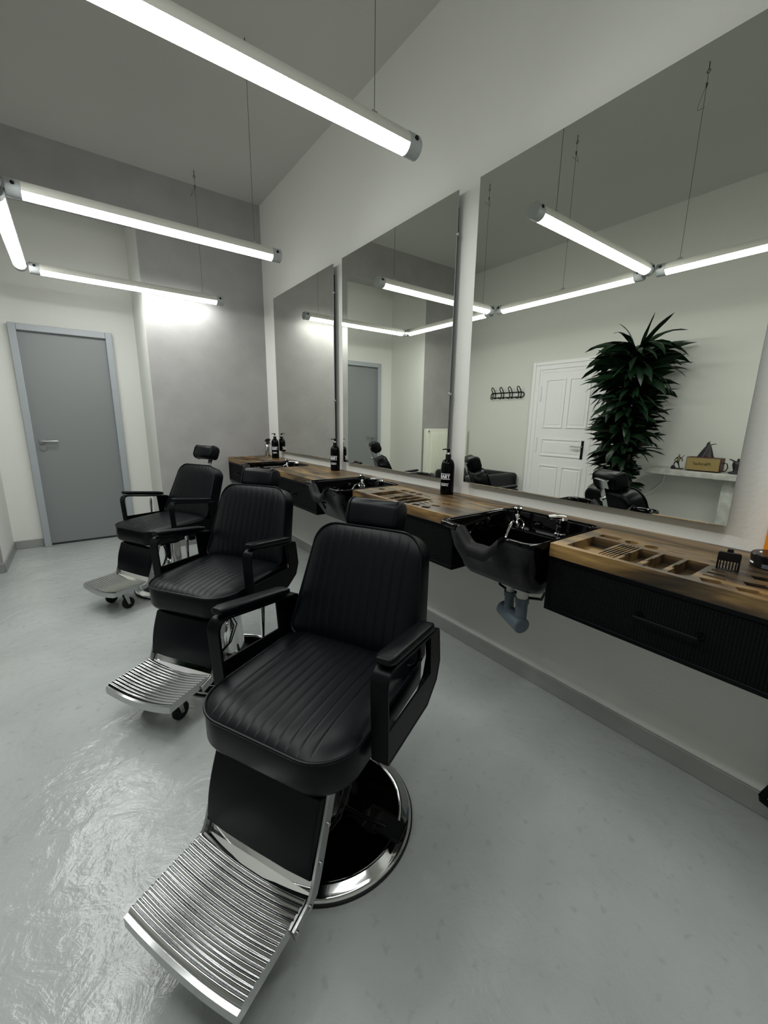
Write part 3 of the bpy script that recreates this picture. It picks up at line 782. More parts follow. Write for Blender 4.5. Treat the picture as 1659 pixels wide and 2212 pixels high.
    g = []
    for i in range(NX+1):
        x = x0+(x1-x0)*i/NX; u = i/NX; row = []
        zb = 0.184 - 0.004*u
        rib = 0.0
        if 0.03 < u < 0.95:
            ph = (u-0.03)/0.92*13; f = ph-math.floor(ph); rib = 0.0085*(math.sin(PI*f)**0.8)
        for j in range(NY+1):
            y = -hw+2*hw*j/NY
            row.append(b.bm.verts.new((x, y, zb+rib-0.024*(1-(y/hw)**2))))
        g.append(row)
    for i in range(NX):
        for j in range(NY): b.bm.faces.new((g[i][j], g[i+1][j], g[i+1][j+1], g[i][j+1]))
    def skirt(vs):
        lo = [b.bm.verts.new((v.co.x, v.co.y, 0.156 - 0.004*(v.co.x-x0)/(x1-x0) - 0.024*(1-(v.co.y/hw)**2))) for v in vs]
        for k in range(len(vs)-1): b.bm.faces.new((vs[k], vs[k+1], lo[k+1], lo[k]))
    skirt([r[0] for r in g]); skirt([r[-1] for r in g]); skirt(g[0]); skirt(g[-1])
    u_ = []
    for x in (x0, x1):
        u_.append([b.bm.verts.new((x, -hw+2*hw*j/NY, 0.156 - 0.004*(x-x0)/(x1-x0)-0.024*(1-((-1+2*j/NY))**2)+0.001)) for j in range(NY+1)])
    for j in range(NY): b.bm.faces.new((u_[0][j], u_[1][j], u_[1][j+1], u_[0][j+1]))
    obj('foot_plate', b, 'alu', t, smooth=True, angle=50)
    # casters
    for y in (-0.115, 0.075):
        b = B(); b.cyl((0.425, y-0.010, 0.040), (0.425, y+0.010, 0.040), 0.040, seg=28); cs = obj('caster_wheel', b, 'rubber', t, bevel=0.004)
        b = B()
        for s_ in (-1, 1): b.prism([(0.417, 0.034), (0.433, 0.034), (0.452, 0.095), (0.452, 0.145), (0.425, 0.145), (0.425, 0.095)], y+s_*0.0145-0.0015, y+s_*0.0145+0.0015, 'y')
        b.box(0.425, 0.452, y-0.013, y+0.013, 0.138, 0.145); b.cyl((0.425, y-0.018, 0.040), (0.425, y+0.018, 0.040), 0.006, seg=12)
        obj('caster_fork', b, 'steel', cs)
    # cable under the seat
    b = B(); b.tube([(0.16, 0.12, 0.41), (0.17, 0.175, 0.34), (0.20, 0.165, 0.26), (0.26, 0.12, 0.20)], 0.004, 8); b.tube([(0.15, 0.13, 0.41), (0.165, 0.19, 0.35), (0.195, 0.175, 0.27), (0.25, 0.13, 0.20)], 0.003, 8)
    obj('cable_loop', b, 'black_plastic', t, smooth=True)
    return t
CH = [((0.537, 1.019, 0), 207.0, 'black leather barber chair in front, farthest from the grey door, beside the nearest basin'),
      ((0.538, 2.091, 0), 213.8, 'black leather barber chair in the middle of the row of three'),
      ((0.497, 3.430, 0), 207.0, 'black leather barber chair closest to the grey door, headrest pulled up high')]
c1 = chair(CH[0][2], CH[0][0], math.radians(CH[0][1]))
dup(c1, CH[1][0], math.radians(CH[1][1]), CH[1][2])
c3 = dup(c1, CH[2][0], math.radians(CH[2][1]), CH[2][2])
tl = math.radians(19.5); upv = Vector((-math.sin(tl), 0, math.cos(tl)))
ex = math.radians(4); hinge = Vector((-0.15, 0, 0.52)); RX = Matrix.Rotation(-ex, 3, 'Y')
for c in kids(c3):
    if c.name.startswith(('headrest', 'backrest')):
        c.rotation_euler = (0, -ex, 0); c.location = hinge - RX @ hinge
        if c.name.startswith('headrest'): c.location = c.location + RX @ upv*0.07

# ------------------------------------------------------------------ bottles on the worktop
def wrap(b, r, face, z):
    """bend a flat text mesh (x right, y up) round a vertical cylinder of radius r, facing angle face"""
    for v in b.bm.verts:
        a = face + v.co.x/r; rr = r+0.0006+v.co.z
        v.co = Vector((rr*math.cos(a), rr*math.sin(a), z+v.co.y))
    return b
def serif_word(h):
    """BART in slab-serif strokes, height h, centred"""
    b = B(); w = h*0.16
    def bar(x0, y0, x1, y1, t=w):
        d = Vector((x1-x0, y1-y0)); n = Vector((-d.y, d.x)).normalized()*t/2
        q = [(x0+n.x, y0+n.y), (x1+n.x, y1+n.y), (x1-n.x, y1-n.y), (x0-n.x, y0-n.y)]
        b.rings([[(x, y, 0) for x, y in q], [(x, y, 0.0003) for x, y in q]])
    def arc(cx, cy, rx, ry, a0, a1, n=8):
        P = [(cx+rx*math.cos(math.radians(a0+(a1-a0)*k/n)), cy+ry*math.sin(math.radians(a0+(a1-a0)*k/n))) for k in range(n+1)]
        for p, q in zip(P, P[1:]): bar(*p, *q, t=w*1.15)
    H = h; s = w*0.55; e = h*0.05
    x = -1.52*h
    # B
    bar(x+0.14*h, 0, x+0.14*h, H, w*1.3); bar(x, e, x+0.36*h, e, s); bar(x, H-e, x+0.36*h, H-e, s); bar(x+0.14*h, H*0.52, x+0.36*h, H*0.52, s)
    arc(x+0.36*h, H*0.74, 0.2*h, H*0.21, 90, -90); arc(x+0.36*h, H*0.28, 0.24*h, H*0.23, 90, -90)
    x += 0.74*h
    # A
    bar(x+0.05*h, 0, x+0.36*h, H, s*1.1); bar(x+0.36*h, H, x+0.68*h, 0, w*1.3); bar(x+0.18*h, H*0.32, x+0.55*h, H*0.32, s); bar(x-0.04*h, e, x+0.2*h, e, s); bar(x+0.5*h, e, x+0.8*h, e, s)
    x += 0.84*h
    # R
    bar(x+0.14*h, 0, x+0.14*h, H, w*1.3); bar(x, e, x+0.3*h, e, s); bar(x, H-e, x+0.36*h, H-e, s); bar(x+0.14*h, H*0.48, x+0.36*h, H*0.48, s)
    arc(x+0.36*h, H*0.72, 0.22*h, H*0.23, 90, -90); bar(x+0.34*h, H*0.48, x+0.6*h, 0, w*1.2); bar(x+0.5*h, e, x+0.74*h, e, s)
    x += 0.80*h
    # T
    bar(x+0.33*h, 0, x+0.33*h, H, w*1.3); bar(x, H-e, x+0.66*h, H-e, s); bar(x+0.02*h, H*0.72, x+0.02*h, H, s); bar(x+0.64*h, H*0.72, x+0.64*h, H, s); bar(x+0.18*h, e, x+0.48*h, e, s)
    for v in b.bm.verts: v.co.y -= H/2
    return b
def pump_bottle(label, loc, face):
    t = thing('pump_bottle', label, 'bottle', loc, 0, 'black pump bottles on the worktop')
    r = 0.0375
    b = B(); b.lathe([(r-0.004, 0), (r, 0.004), (r, 0.150), (r*0.985, 0.162), (r*0.92, 0.175), (r*0.78, 0.188), (r*0.55, 0.197), (r*0.40, 0.200)], seg=40)
    obj('bottle_body', b, 'black_gloss', t, smooth=True)
    b = B(); b.lathe([(0.0155, 0.198), (0.0155, 0.222), (0.012, 0.225)], seg=24); obj('collar', b, 'black_plastic', t, smooth=True)
    b = B(); b.lathe([(0.006, 0.224), (0.006, 0.234)], seg=14); obj('pump_stem', b, 'white_print', t, smooth=True)
    d = Vector((math.cos(face-1.0), math.sin(face-1.0), 0))
    b = B(); b.lathe([(0.006, 0.233), (0.009, 0.246), (0.0095, 0.252), (0.005, 0.255)], seg=16)
    p = [Vector((0, 0, 0.2515)), Vector((0, 0, 0.2525))+d*0.02, Vector((0, 0, 0.249))+d*0.034]
    b.tube(p, [0.0045, 0.004, 0.003], 8); obj('pump_head', b, 'black_plastic', t, smooth=True)
    b = wrap(serif_word(0.0185), r, face, 0.103); 
    for zz in (0.1175, 0.0885):
        k = B(); n = 14
        rs = [[((r+0.0007)*math.cos(face+a), (r+0.0007)*math.sin(face+a), zz+dz) for dz in (-0.0012, 0.0012)] for a in [(-1+2*i/n)*0.030/r for i in range(n+1)]]
        k.rings(rs, False, False, closed=False)
        me = bpy.data.meshes.new('tmp'); k.bm.to_mesh(me); b.bm.from_mesh(me); bpy.data.meshes.remove(me)
    for txt, zz in (('COCONUT', 0.0625), ('SHAMPOO', 0.0535)):
        k = wrap(text_mesh(txt, 0.0092, 0.0002, offset=0.0001), r, face, zz)
        me = bpy.data.meshes.new('tmp'); k.bm.to_mesh(me); b.bm.from_mesh(me); bpy.data.meshes.remove(me)
    obj('label_print', b, 'white_print', t)
    return t
def facecam(x, y): return math.atan2(-y, -x)
def pb(label, x, y, turn):
    return pump_bottle(label, (x, y, ZT), facecam(x, y)+turn)
pb('black pump bottle of shampoo standing between the plant mirror and the middle mirror', 1.655, 1.640, -0.42)
pb('black pump bottle of shampoo between the middle and far mirrors', 1.660, 2.915, -0.38)
pb('black pump bottle of shampoo next to the silver spray bottle', 1.655, 4.16, -0.15)
t = thing('spray_bottle', 'silver spray bottle with black trigger head in the corner by the grey wall', 'bottle', (1.665, 4.40, ZT))
b = B(); b.lathe([(0.026, 0), (0.028, 0.004), (0.028, 0.105), (0.025, 0.118), (0.016, 0.128), (0.013, 0.132)], seg=32); obj('bottle_body', b, 'alu', t, smooth=True)
b = B(); b.lathe([(0.015, 0.130), (0.015, 0.146), (0.011, 0.150)], seg=20); sp = obj('collar', b, 'black_plastic', t, smooth=True)
d = Vector((0.55, -0.83, 0))
b = B()
prof = [(-0.030, 0.168), (-0.022, 0.158), (0.010, 0.148), (0.014, 0.168), (0.034, 0.172), (0.034, 0.186), (0.010, 0.194), (-0.014, 0.184)]
b.rings([[tuple(Vector((0, 0, z))+d*u+Vector((-d.y, d.x, 0))*w) for u, z in prof] for w in (-0.010, 0.010)])
b.tube([Vector((0, 0, 0.172))+d*0.022, Vector((0, 0, 0.15))+d*0.028, Vector((0, 0, 0.128))+d*0.038], [0.006, 0.005, 0.004], 8)
obj('trigger_head', b, 'black_plastic', t, bevel=0.003)

# clipper guard standing in a slot, tin, orange pack
t = thing('clipper_guard', 'black plastic comb guard standing upright in a worktop slot', 'clipper guard', (1.455, 0.311, ZT-0.004), math.radians(0))
b = B(); rs = []
dirn = Vector((0.24, -0.97, 0)).normalized(); nn = Vector((-dirn.y, dirn.x, 0))
def gp(u, w, z): return tuple(dirn*u + nn*w + Vector((0, 0, z)))
b.rings([[gp(u, w, z) for u, z in rrect(-0.026, 0.026, 0.030, 0.056, 0.006, 3)] for w in (-0.005, 0.005)])
b.rings([[gp(u, w, z) for u, z in rrect(-0.007, 0.007, 0.054, 0.066, 0.003, 3)] for w in (-0.004, 0.002)])
b.rings([[gp(u, w, z) for u, z in rrect(-0.026, 0.026, 0.0, 0.006, 0.002, 2)] for w in (-0.005, 0.009)])
for s_ in (-1, 1): b.rings([[gp(s_*0.0235+u, w, z) for u, z in ((-0.0025, 0.004), (0.0025, 0.004), (0.0025, 0.034), (-0.0025, 0.034))] for w in (-0.005, 0.009)])
obj('guard_body', b, 'black_plastic', t, bevel=0.001)
for k in range(6):
    u = -0.0175+k*0.007
    b = B(); b.rings([[gp(u+du, w, z) for du, z in ((-0.0015, 0.004), (0.0015, 0.004), (0.0015, 0.034), (-0.0015, 0.034))] for w in (-0.002, 0.010)]); obj('tooth', b, 'black_plastic', t)

t = thing('pomade_tin', 'flat round black tin with white lettering on the lid, by the orange pack', 'tin', (1.592, 0.240, ZT))
b = B(); b.lathe([(0.049, 0), (0.051, 0.003), (0.051, 0.022), (0.049, 0.023)], seg=48); obj('tin_base', b, 'black_plastic', t, smooth=True)
b = B(); b.lathe([(0.052, 0.021), (0.0525, 0.023), (0.0525, 0.037), (0.050, 0.040)], seg=48); li = obj('tin_lid', b, 'black_plastic', t, smooth=True)
fa = facecam(1.592, 0.240)
b = B()
for (u0, u1, v0, v1) in ((-0.034, -0.028, -0.006, 0.012), (-0.012, -0.009, -0.008, 0.010), (-0.005, 0.008, -0.008, 0.010), (0.012, 0.015, -0.008, 0.010)):
    ax = Vector((math.sin(fa), -math.cos(fa), 0))*-1; ay = Vector((-math.cos(fa), -math.sin(fa), 0))
    P = [ax*u+ay*v+Vector((0, 0, 0.0404)) for u, v in ((u0, v0), (u1, v0), (u1, v1), (u0, v1))]
    b.quad(*P)
obj('lid_print', b, 'white_print', li)
def band(r, a0, a1, z0, z1):
    k = B(); n = 12
    k.rings([[(r*math.cos(a), r*math.sin(a), z) for z in (z0, z1)] for a in [a0+(a1-a0)*i/n for i in range(n+1)]], False, False, closed=False); return k
obj('white_label', band(0.0514, fa-1.35, fa-0.95, 0.010, 0.015), 'white_print', t)
obj('grey_label', band(0.0514, fa-0.45, fa+0.9, 0.004, 0.016), 'grey_print', t)
t = thing('orange_pack', 'bright orange pack standing at the right edge of the worktop', 'box', (1.702, 0.222, ZT))
b = B(); b.box(-0.03, 0.03, -0.06, 0.06, 0, 0.21); obj('carton', b, 'orange', t, bevel=0.003)
b = B(); b.quad((-0.0304, -0.05, 0.022), (-0.0304, 0.03, 0.022), (-0.0304, 0.03, 0.030), (-0.0304, -0.05, 0.030)); obj('dark_print', b, 'figure_red', t)

# black wire foot of a stool at the right edge
t = thing('metal_stool', 'black metal stool foot reaching in at the right edge by the skirting', 'stool', (1.625, 0.008, 0))
b = B()
b.tube([(0.035, 0.140, 0.125), (0.045, 0.115, 0.20), (0.05, 0.06, 0.42)], 0.011, 12)
b.tube([(0.05, -0.26, 0.42), (0.05, -0.30, 0.10)], 0.011, 12)
obj('leg', b, 'black_metal', t, smooth=True)
b = B(); b.tube([(0.035, 0.141, 0.125), (0.034, 0.139, 0.112), (0.036, 0.120, 0.105), (0.04, 0.05, 0.10), (0.05, -0.30, 0.10)], 0.011, 12); b.cyl((0.05, -0.18, 0.10), (0.05, -0.18, 0.0), 0.011, seg=12); b.cyl((0.045, 0.02, 0.10), (0.045, 0.02, 0.0), 0.011, seg=12); obj('runner', b, 'black_metal', t, smooth=True)
b = B(); b.lathe([(0.10, 0.42), (0.14, 0.425), (0.15, 0.45), (0.14, 0.475), (0.05, 0.48)], (-0.06, -0.12, 0), 32); obj('seat', b, 'leather', t, smooth=True)

# ------------------------------------------------------------------ left side, seen in the mirrors
# radiator on grey back wall
t = thing('radiator', 'cream panel radiator on the grey wall left of the door recess', 'radiator', (-1.06, YB, 0.50))
b = B(); b.box(-0.42, 0.42, -0.09, -0.075, 0.0, 0.69)
for k in range(21): b.box(-0.355+k*0.0335, -0.355+k*0.0335+0.014, -0.096, -0.089, 0.05, 0.645)
obj('front_panel', b, 'cream_enamel', t, bevel=0.003)
b = B(); b.box(-0.42, 0.42, -0.075, -0.02, 0.665, 0.69); b.box(-0.42, -0.405, -0.075, -0.02, 0, 0.665); b.box(0.405, 0.42, -0.075, -0.02, 0, 0.665); b.box(-0.40, 0.40, -0.035, -0.02, 0.0, 0.66); b.box(-0.3, -0.26, -0.02, 0, 0.1, 0.5); b.box(0.26, 0.3, -0.02, 0, 0.1, 0.5)
obj('casing', b, 'cream_enamel', t)
b = B(); b.cyl((0.39, -0.09, 0.655), (0.39, -0.105, 0.655), 0.012, seg=16); obj('vent_plug', b, 'steel', t, smooth=True)
b = B(); b.cyl((-0.42, -0.05, 0.645), (-0.455, -0.05, 0.645), 0.014, seg=14); obj('valve', b, 'white_gloss', t, smooth=True)

# tub sofa
t = thing('tub_sofa', 'low black leather tub sofa against the left wall beside the white door', 'sofa', (-1.14, 3.93, 0))
def rb(x0, x1, y0, y1, z0, z1): 
    b = B(); b.box(x0, x1, y0, y1, z0, z1); return b
obj('backrest', rb(-0.35, -0.19, -0.47, 0.47, 0.06, 0.615), 'sofa_leather', t, bevel=0.05, segs=5)
obj('arm', rb(-0.30, 0.36, -0.47, -0.33, 0.06, 0.612), 'sofa_leather', t, bevel=0.045, segs=5)
obj('arm', rb(-0.30, 0.36, 0.33, 0.47, 0.06, 0.612), 'sofa_leather', t, bevel=0.045, segs=5)
obj('seat_cushion', rb(-0.20, 0.37, -0.33, 0.33, 0.20, 0.42), 'sofa_leather', t, bevel=0.04, segs=4)
for sx in (-0.28, 0.30):
    for sy in (-0.40, 0.40):
        b = B(); b.cyl((sx, sy, 0), (sx, sy, 0.08), 0.02, seg=14); obj('leg', b, 'black_plastic', t)
b = B()
for k in range(9): b.tube([(-0.186, -0.28+k*0.07, 0.58), (-0.184, -0.28+k*0.07, 0.44)], 0.0022, 5)
obj('stitching', b, 'grey_print', t)

# coat hook rail
t = thing('coat_hook_rail', 'black wire coat rail with four hooks on the left wall above the sofa', 'coat rail', (XL, 3.77, 1.66))
b = B(); hl = 0.275
path = [(0.012, -hl, 0.0)]
pts = [(0.012, y, z) for y, z in [( -hl+0.03, 0.035), (hl-0.03, 0.035)]]
loop = []
for k in range(9): a = PI/2+PI*k/8; loop.append((0.014, hl*0-0 + (-hl+0.03)+0.032*math.cos(a), 0.005+0.032*math.sin(a)))
for k in range(9): a = -PI/2+PI*k/8; loop.append((0.014, (hl-0.03)+0.032*math.cos(a), 0.005+0.032*math.sin(a)))
b.tube(loop, 0.006, 8, closed=True); 
for y in (-0.2, 0.2): b.cyl((0.0, y, 0.037), (0.014, y, 0.037), 0.005, seg=8)
obj('rail', b, 'black_metal', t, smooth=True)
for k in range(4):
    y = -0.215+k*0.143
    b = B()
    P = [(0.052, y-0.04, -0.020), (0.050, y-0.034, -0.042), (0.03, y-0.026, -0.046), (0.022, y-0.022, -0.025), (0.022, y-0.022, 0.03), (0.06, y-0.022, 0.085), (0.068, y-0.012, 0.105), (0.07, y, 0.110), (0.068, y+0.012, 0.105), (0.06, y+0.022, 0.085), (0.022, y+0.022, 0.03), (0.022, y+0.022, -0.025), (0.03, y+0.026, -0.046), (0.050, y+0.034, -0.042), (0.052, y+0.04, -0.020)]
    b.tube(P, 0.006, 8); obj('hook', b, 'black_metal', t, smooth=True)

# tall plant
px, py = -1.13, 1.98
t = thing('potted_dracaena', 'tall dark green leafy plant in a pot beside the white door', 'plant', (px, py, 0))
b = B(); b.lathe([(0.13, 0), (0.15, 0.01), (0.19, 0.34), (0.19, 0.36), (0.17, 0.36), (0.165, 0.32)], seg=32); obj('pot', b, 'pot', t, smooth=True)
b = B(); b.lathe([(0.16, 0.318), (0.166, 0.325), (0.05, 0.335)], seg=24); obj('soil', b, 'soil', t)
b = B()
stems = [(0.03, 0.02, 1.9), (-0.05, 0.04, 1.45), (0.02, -0.06, 1.0), (-0.03, -0.03, 0.65)]
for x, y, h in stems: b.tube([(x, y, 0.32), (x*1.2, y*1.2, h*0.5), (x*1.3, y*1.3, h)], [0.018, 0.016, 0.012], 10)
obj('stem', b, 'bark', t, smooth=True)
b = B()
def leaf(o, az, elev, L, Wd, droop, roll):
    d = Vector((math.cos(az), math.sin(az), 0)); side = Vector((-math.sin(az), math.cos(az), 0))
    n = 7; cen = []; p = Vector(o); e = elev
    V = []
    wav = random.uniform(0, 6)
    for k in range(n+1):
        u = k/n
        w = Wd*(math.sin(PI*min(1, u*0.94+0.06))**0.8)*(1-0.25*u) if k < n else 0.0
        dirv = d*math.cos(e)+Vector((0, 0, 1))*math.sin(e)
        nz = dirv.cross(side).normalized()
        sd = (side*math.cos(roll)+nz*math.sin(roll))
        rip = 0.006*math.sin(wav+u*9)
        l_ = p+sd*w*0.5+nz*(rip-0.18*w); r_ = p-sd*w*0.5-nz*(rip+0.18*w)
        V.append((b.bm.verts.new(l_), b.bm.verts.new(p), b.bm.verts.new(r_)) if w > 0 else (b.bm.verts.new(p),)*3)
        p = p+dirv*L/n; e -= droop/n
    for a, c in zip(V, V[1:]):
        if c[0] is c[1]:
            b.bm.faces.new((a[0], a[1], c[1])); b.bm.faces.new((a[1], a[2], c[1]))
        else:
            b.bm.faces.new((a[0], a[1], c[1], c[0])); b.bm.faces.new((a[1], a[2], c[2], c[1]))
NL = 520
for k in range(NL):
    u = k/NL; z = 0.45+1.58*u
    az = k*2.399+random.uniform(-0.3, 0.3)
    rad = 0.21+0.07*smooth01((z-0.6)/0.5)+0.09*smooth01((z-1.4)/0.5)
    L = rad*random.uniform(0.95, 1.4)
    top = smooth01((z-1.85)/0.2)
    # keep clear of the wall
    if math.cos(az) < 0: L = min(L, 0.29/max(0.2, -math.cos(az)))
    if 0.68 < z < 0.95 and math.sin(az) < -0.2 and math.cos(az) < 0.5: L = min(L, 0.17)
    e0 = random.uniform(-0.1, 0.85)+0.3*top
    if math.cos(az) < -0.3: e0 = max(e0, 0.5)
    leaf((0.03*math.cos(az)+0.03*math.sin(k), 0.03*math.sin(az), z), az, e0, L, random.uniform(0.065, 0.105)*(0.85+0.25*u), random.uniform(0.6, 1.7), random.uniform(-0.9, 0.9))
leaf((0, -0.02, 2.0), -0.9, 1.1, 0.36, 0.03, 0.2, 0.3)
obj('foliage', b, 'leaf', t, smooth=True, angle=80)
fol = kids(t)[-1]

# concrete shelf
t = thing('concrete_console', 'rough concrete wall shelf on a concrete upright, holding the radio and statuettes', 'shelf', (XL, 1.36, 0))
b = B(); b.box(0.0, 0.30, -0.43, 0.42, 0.815, 0.872); obj('shelf_slab', b, 'concrete', t, bevel=0.008)
b = B(); b.box(0.0, 0.22, -0.34, -0.20, 0, 0.815); obj('upright', b, 'concrete', t, bevel=0.006)
b = B(); b.tube([(0.004, 0.30, 0.815), (0.006, 0.31, 0.70), (0.006, 0.40, 0.60), (0.006, 0.50, 0.52), (0.006, 0.515, 0.40), (0.006, 0.515, 0.084)], 0.006, 8); o_ = obj('wall_cable', b, 'white_gloss', None, loc=(XL, 1.40, 0), smooth=True)
tag(o_, 'thin white cable running down the wall under the concrete shelf', 'cable')

t = thing('radio', 'walnut radio speaker with ochre cloth front on the concrete shelf', 'radio', (XL+0.20, 1.325, 0.872))
b = B(); b.box(-0.075, 0.045, -0.135, 0.135, 0.006, 0.132); obj('cabinet', b, 'walnut', t, bevel=0.006)
b = B(); b.box(0.045, 0.0485, -0.128, 0.128, 0.013, 0.125); cl = obj('cloth_front', b, 'speaker_cloth', t)
b = text_mesh('Marshall', 0.040, 0.0008, shear=0.35, offset=-0.0002)
b.xf(Matrix(((0, 0, 1, 0.0492), (1, 0, 0, 0), (0, 1, 0, 0.072), (0, 0, 0, 1)))); obj('logo', b, 'black_plastic', cl)
for sx in (-0.06, 0.03):
    for sy in (-0.11, 0.11):
        b = B(); b.cyl((sx, sy, 0), (sx, sy, 0.007), 0.008, seg=10); obj('foot', b, 'black_plastic', t)
b = B(); b.tube([(-0.03, -0.135, 0.09), (-0.02, -0.165, 0.085), (-0.02, -0.175, 0.05), (-0.03, -0.16, 0.02), (-0.05, -0.14, 0.012)], 0.004, 8); obj('cord', b, 'black_plastic', t, smooth=True)

def figure_parts(t, j, pose, mats, rad):
    """one continuous skinned body from joints"""
    me = bpy.data.meshes.new('body'); names = list(j); idx = {n: i for i, n in enumerate(names)}
    me.from_pydata([j[n] for n in names], [(idx[a], idx[c]) for a, c in pose], [])
    o = bpy.data.objects.new('body', me); COL.objects.link(o); o.parent = t
    md = o.modifiers.new('skin', 'SKIN'); me.skin_vertices.new() if not me.skin_vertices else None
    for n in names: me.skin_vertices[0].data[idx[n]].radius = (rad[n], rad[n])
    me.skin_vertices[0].data[0].use_root = True
    s = o.modifiers.new('sub', 'SUBSURF'); s.levels = 1; s.render_levels = 1
    dg = bpy.context.evaluated_depsgraph_get(); dg.update()
    m2 = bpy.data.meshes.new_from_object(o.evaluated_get(dg)); o.modifiers.clear(); o.data = m2
    m2.materials.clear(); m2.materials.append(M[mats])
    for p in m2.polygons: p.use_smooth = True
    return o
def rock(t, c, s, seed, mat='figure_dark', name='rock_base'):
    rnd = random.Random(seed); b = B()
    bmesh.ops.create_icosphere(b.bm, subdivisions=2, radius=1)
    for v in b.bm.verts:
        k = 1+rnd.uniform(-0.18, 0.18); v.co = Vector((c[0]+v.co.x*s[0]*k, c[1]+v.co.y*s[1]*k, max(c[2]+v.co.z*s[2]*k, 0)))
    return obj(name, b, mat, t)
# statuette one: man with one foot up on a rock
t = thing('statuette', 'small statuette of a standing person with one foot raised on a rock', 'statuette', (XL+0.19, 1.545, 0.872))
rock(t, (0, 0.03, 0.012), (0.025, 0.022, 0.024), 1); rock(t, (0, -0.012, 0.004), (0.026, 0.045, 0.010), 2)
j = dict(hip=(0, -0.002, 0.075), chest=(0, -0.008, 0.108), neck=(0, -0.008, 0.122), head=(0, -0.006, 0.137), kneeL=(0.004, 0.024, 0.068), footL=(0.002, 0.026, 0.034), toeL=(0.012, 0.030, 0.032), kneeR=(0, -0.014, 0.042), footR=(0, -0.024, 0.012), toeR=(0.012, -0.024, 0.011), shL=(0.002, 0.008, 0.114), elL=(0.008, 0.020, 0.095), haL=(0.014, 0.022, 0.078), shR=(0.002, -0.024, 0.114), elR=(0.0, -0.038, 0.096), haR=(0.004, -0.036, 0.076))
pz = [('hip', 'chest'), ('chest', 'neck'), ('neck', 'head'), ('hip', 'kneeL'), ('kneeL', 'footL'), ('footL', 'toeL'), ('hip', 'kneeR'), ('kneeR', 'footR'), ('footR', 'toeR'), ('chest', 'shL'), ('shL', 'elL'), ('elL', 'haL'), ('chest', 'shR'), ('shR', 'elR'), ('elR', 'haR')]
rd = dict(hip=0.010, chest=0.012, neck=0.005, head=0.0085, kneeL=0.0065, footL=0.005, toeL=0.004, kneeR=0.0065, footR=0.005, toeR=0.004, shL=0.006, elL=0.0045, haL=0.004, shR=0.006, elR=0.0045, haR=0.004)
figure_parts(t, j, pz, 'figure_dark', rd)
b = B(); b.lathe([(0.011, 0.082), (0.014, 0.108), (0.012, 0.117)], (0, -0.008, 0), 14); obj('vest', b, 'figure_ochre', t, smooth=True)
b = B(); b.lathe([(0.004, 0.127), (0.0088, 0.133), (0.0085, 0.142), (0.004, 0.147)], (0, -0.006, 0), 12); obj('head_cover', b, 'figure_tan', t, smooth=True)
b = B(); b.tube([(-0.008, -0.018, 0.10), (-0.010, -0.045, 0.138)], 0.003, 6); obj('pole', b, 'figure_dark', t)
# statuette two: cloaked figure standing on the radio
t = thing('statuette', 'dark cloaked statuette standing on top of the radio', 'statuette', (XL+0.185, 1.325, 1.004))
b = B(); rs = []
for k in range(9):
    u = k/8; r = 0.052*(1-u)**0.8+0.010
    rs.append([(0.55*r*math.cos(a)*(1+0.16*math.sin(5*a+u*3)), r*math.sin(a)*(1+0.12*math.sin(7*a+1))+0.02*(1-u)*0.4-0.006*u, 0.118*u) for a in [2*PI*i/28 for i in range(28)]])
b.rings(rs); obj('cloak', b, 'figure_dark', t, smooth=True, angle=50)
b = B(); b.lathe([(0.004, 0.115), (0.0095, 0.121), (0.009, 0.131), (0.004, 0.137)], (0, -0.006, 0), 12); obj('hood', b, 'figure_dark', t, smooth=True)
b = B(); b.tube([(0.004, -0.016, 0.112), (0.010, -0.040, 0.122), (0.012, -0.058, 0.128), (0.012, -0.066, 0.120)], [0.005, 0.004, 0.003, 0.002], 8); obj('arm', b, 'figure_dark', t, smooth=True)
b = B(); b.tube([(0.004, 0.008, 0.108), (0.012, 0.004, 0.13), (0.010, -0.016, 0.150)], [0.005, 0.004, 0.002], 8); obj('arm', b, 'figure_dark', t, smooth=True)
rock(t, (0, 0.0, 0.004), (0.035, 0.06, 0.012), 5, 'figure_red', 'jagged_base')
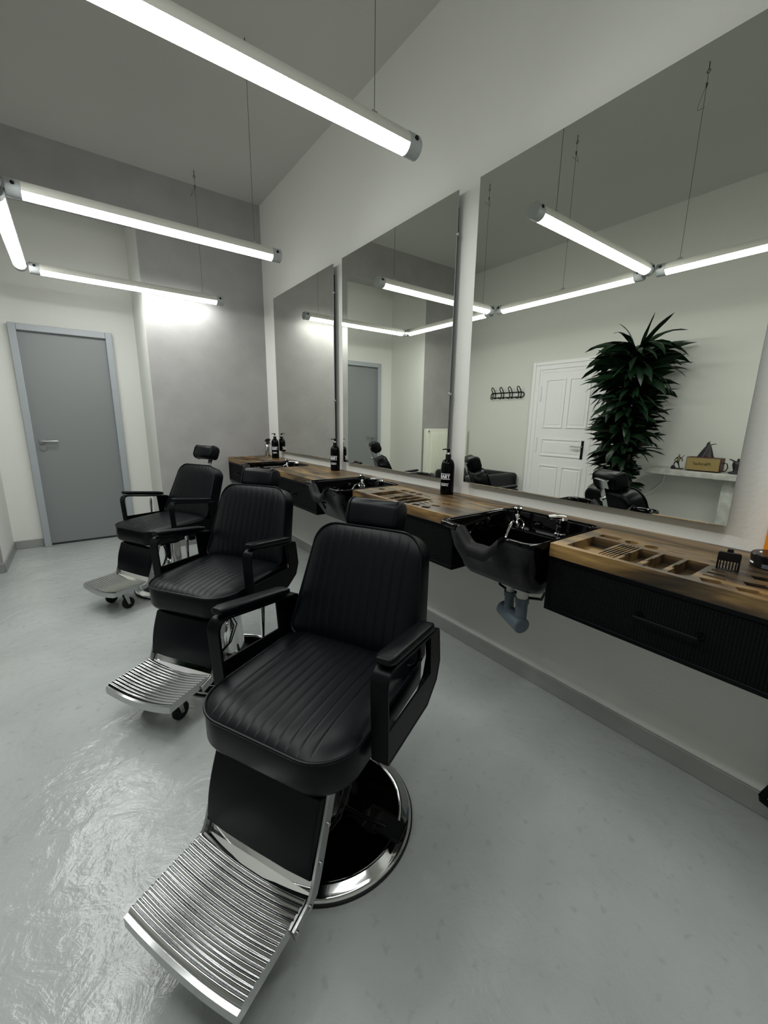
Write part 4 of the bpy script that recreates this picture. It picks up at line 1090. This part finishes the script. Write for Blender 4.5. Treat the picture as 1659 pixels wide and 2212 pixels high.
# statuette three
t = thing('statuette', 'dark grey statuette with outstretched arm at the near end of the concrete shelf', 'statuette', (XL+0.18, 1.085, 0.872))
rock(t, (0, 0.01, 0.008), (0.04, 0.05, 0.016), 8)
b = B(); rs = []
for u, r in ((0, 0.034), (0.2, 0.024), (0.45, 0.030), (0.7, 0.034), (0.9, 0.030), (1.0, 0.014)):
    rs.append([(0.7*r*math.cos(a)*(1+0.12*math.sin(3*a+u*4)), r*math.sin(a)*(1+0.15*math.sin(4*a+2*u)), 0.012+0.105*u) for a in [2*PI*i/20 for i in range(20)]])
b.rings(rs); obj('body', b, 'figure_dark', t, smooth=True, angle=50)
b = B(); b.lathe([(0.004, 0.114), (0.010, 0.122), (0.009, 0.134), (0.004, 0.140)], (0, 0, 0), 12); obj('head', b, 'figure_dark', t, smooth=True)
b = B(); b.tube([(0.004, 0.02, 0.11), (0.012, 0.040, 0.122), (0.014, 0.056, 0.128)], [0.008, 0.006, 0.005], 8); am = obj('arm', b, 'figure_dark', t, smooth=True)
b = B(); b.lathe([(0.003, -0.004), (0.006, 0.0), (0.003, 0.006)], (0.014, 0.060, 0.129), 10); obj('hand', b, 'figure_ochre', am, smooth=True)

# ------------------------------------------------------------------ world, camera, view
w = bpy.data.worlds.new('world'); scene.world = w; w.use_nodes = True
w.node_tree.nodes['Background'].inputs[0].default_value = (0.05, 0.052, 0.055, 1)
w.node_tree.nodes['Background'].inputs[1].default_value = 0.3

cam = bpy.data.cameras.new('camera'); co = bpy.data.objects.new('camera', cam); COL.objects.link(co)
yaw, pit, rol = -0.63728963, -0.21980843, 0.01465656; FPX = 887.64
cy, sy = math.cos(yaw), math.sin(yaw)
r_ = Vector((cy, sy, 0)); f_ = Vector((-sy, cy, 0)); u_ = Vector((0, 0, 1))
cp, sp_ = math.cos(pit), math.sin(pit)
f2 = cp*f_+sp_*u_; u2 = -sp_*f_+cp*u_
cr, sr = math.cos(rol), math.sin(rol)
r3 = cr*r_+sr*u2; u3 = -sr*r_+cr*u2
co.matrix_world = Matrix(((r3.x, u3.x, -f2.x, 0), (r3.y, u3.y, -f2.y, 0), (r3.z, u3.z, -f2.z, 1.3), (0, 0, 0, 1)))
cam.sensor_fit = 'VERTICAL'; cam.sensor_height = 36.0; cam.lens = FPX/2212*36.0
cam.clip_start = 0.01; cam.clip_end = 50
scene.camera = co
scene.view_settings.view_transform = 'Standard'
scene.view_settings.look = 'None'
scene.view_settings.exposure = -0.08
scene.view_settings.gamma = 1.0
scene.view_settings.use_curve_mapping = False
scene.cycles.max_bounces = 10
scene.cycles.diffuse_bounces = 5
scene.cycles.glossy_bounces = 6
scene.cycles.use_denoising = True
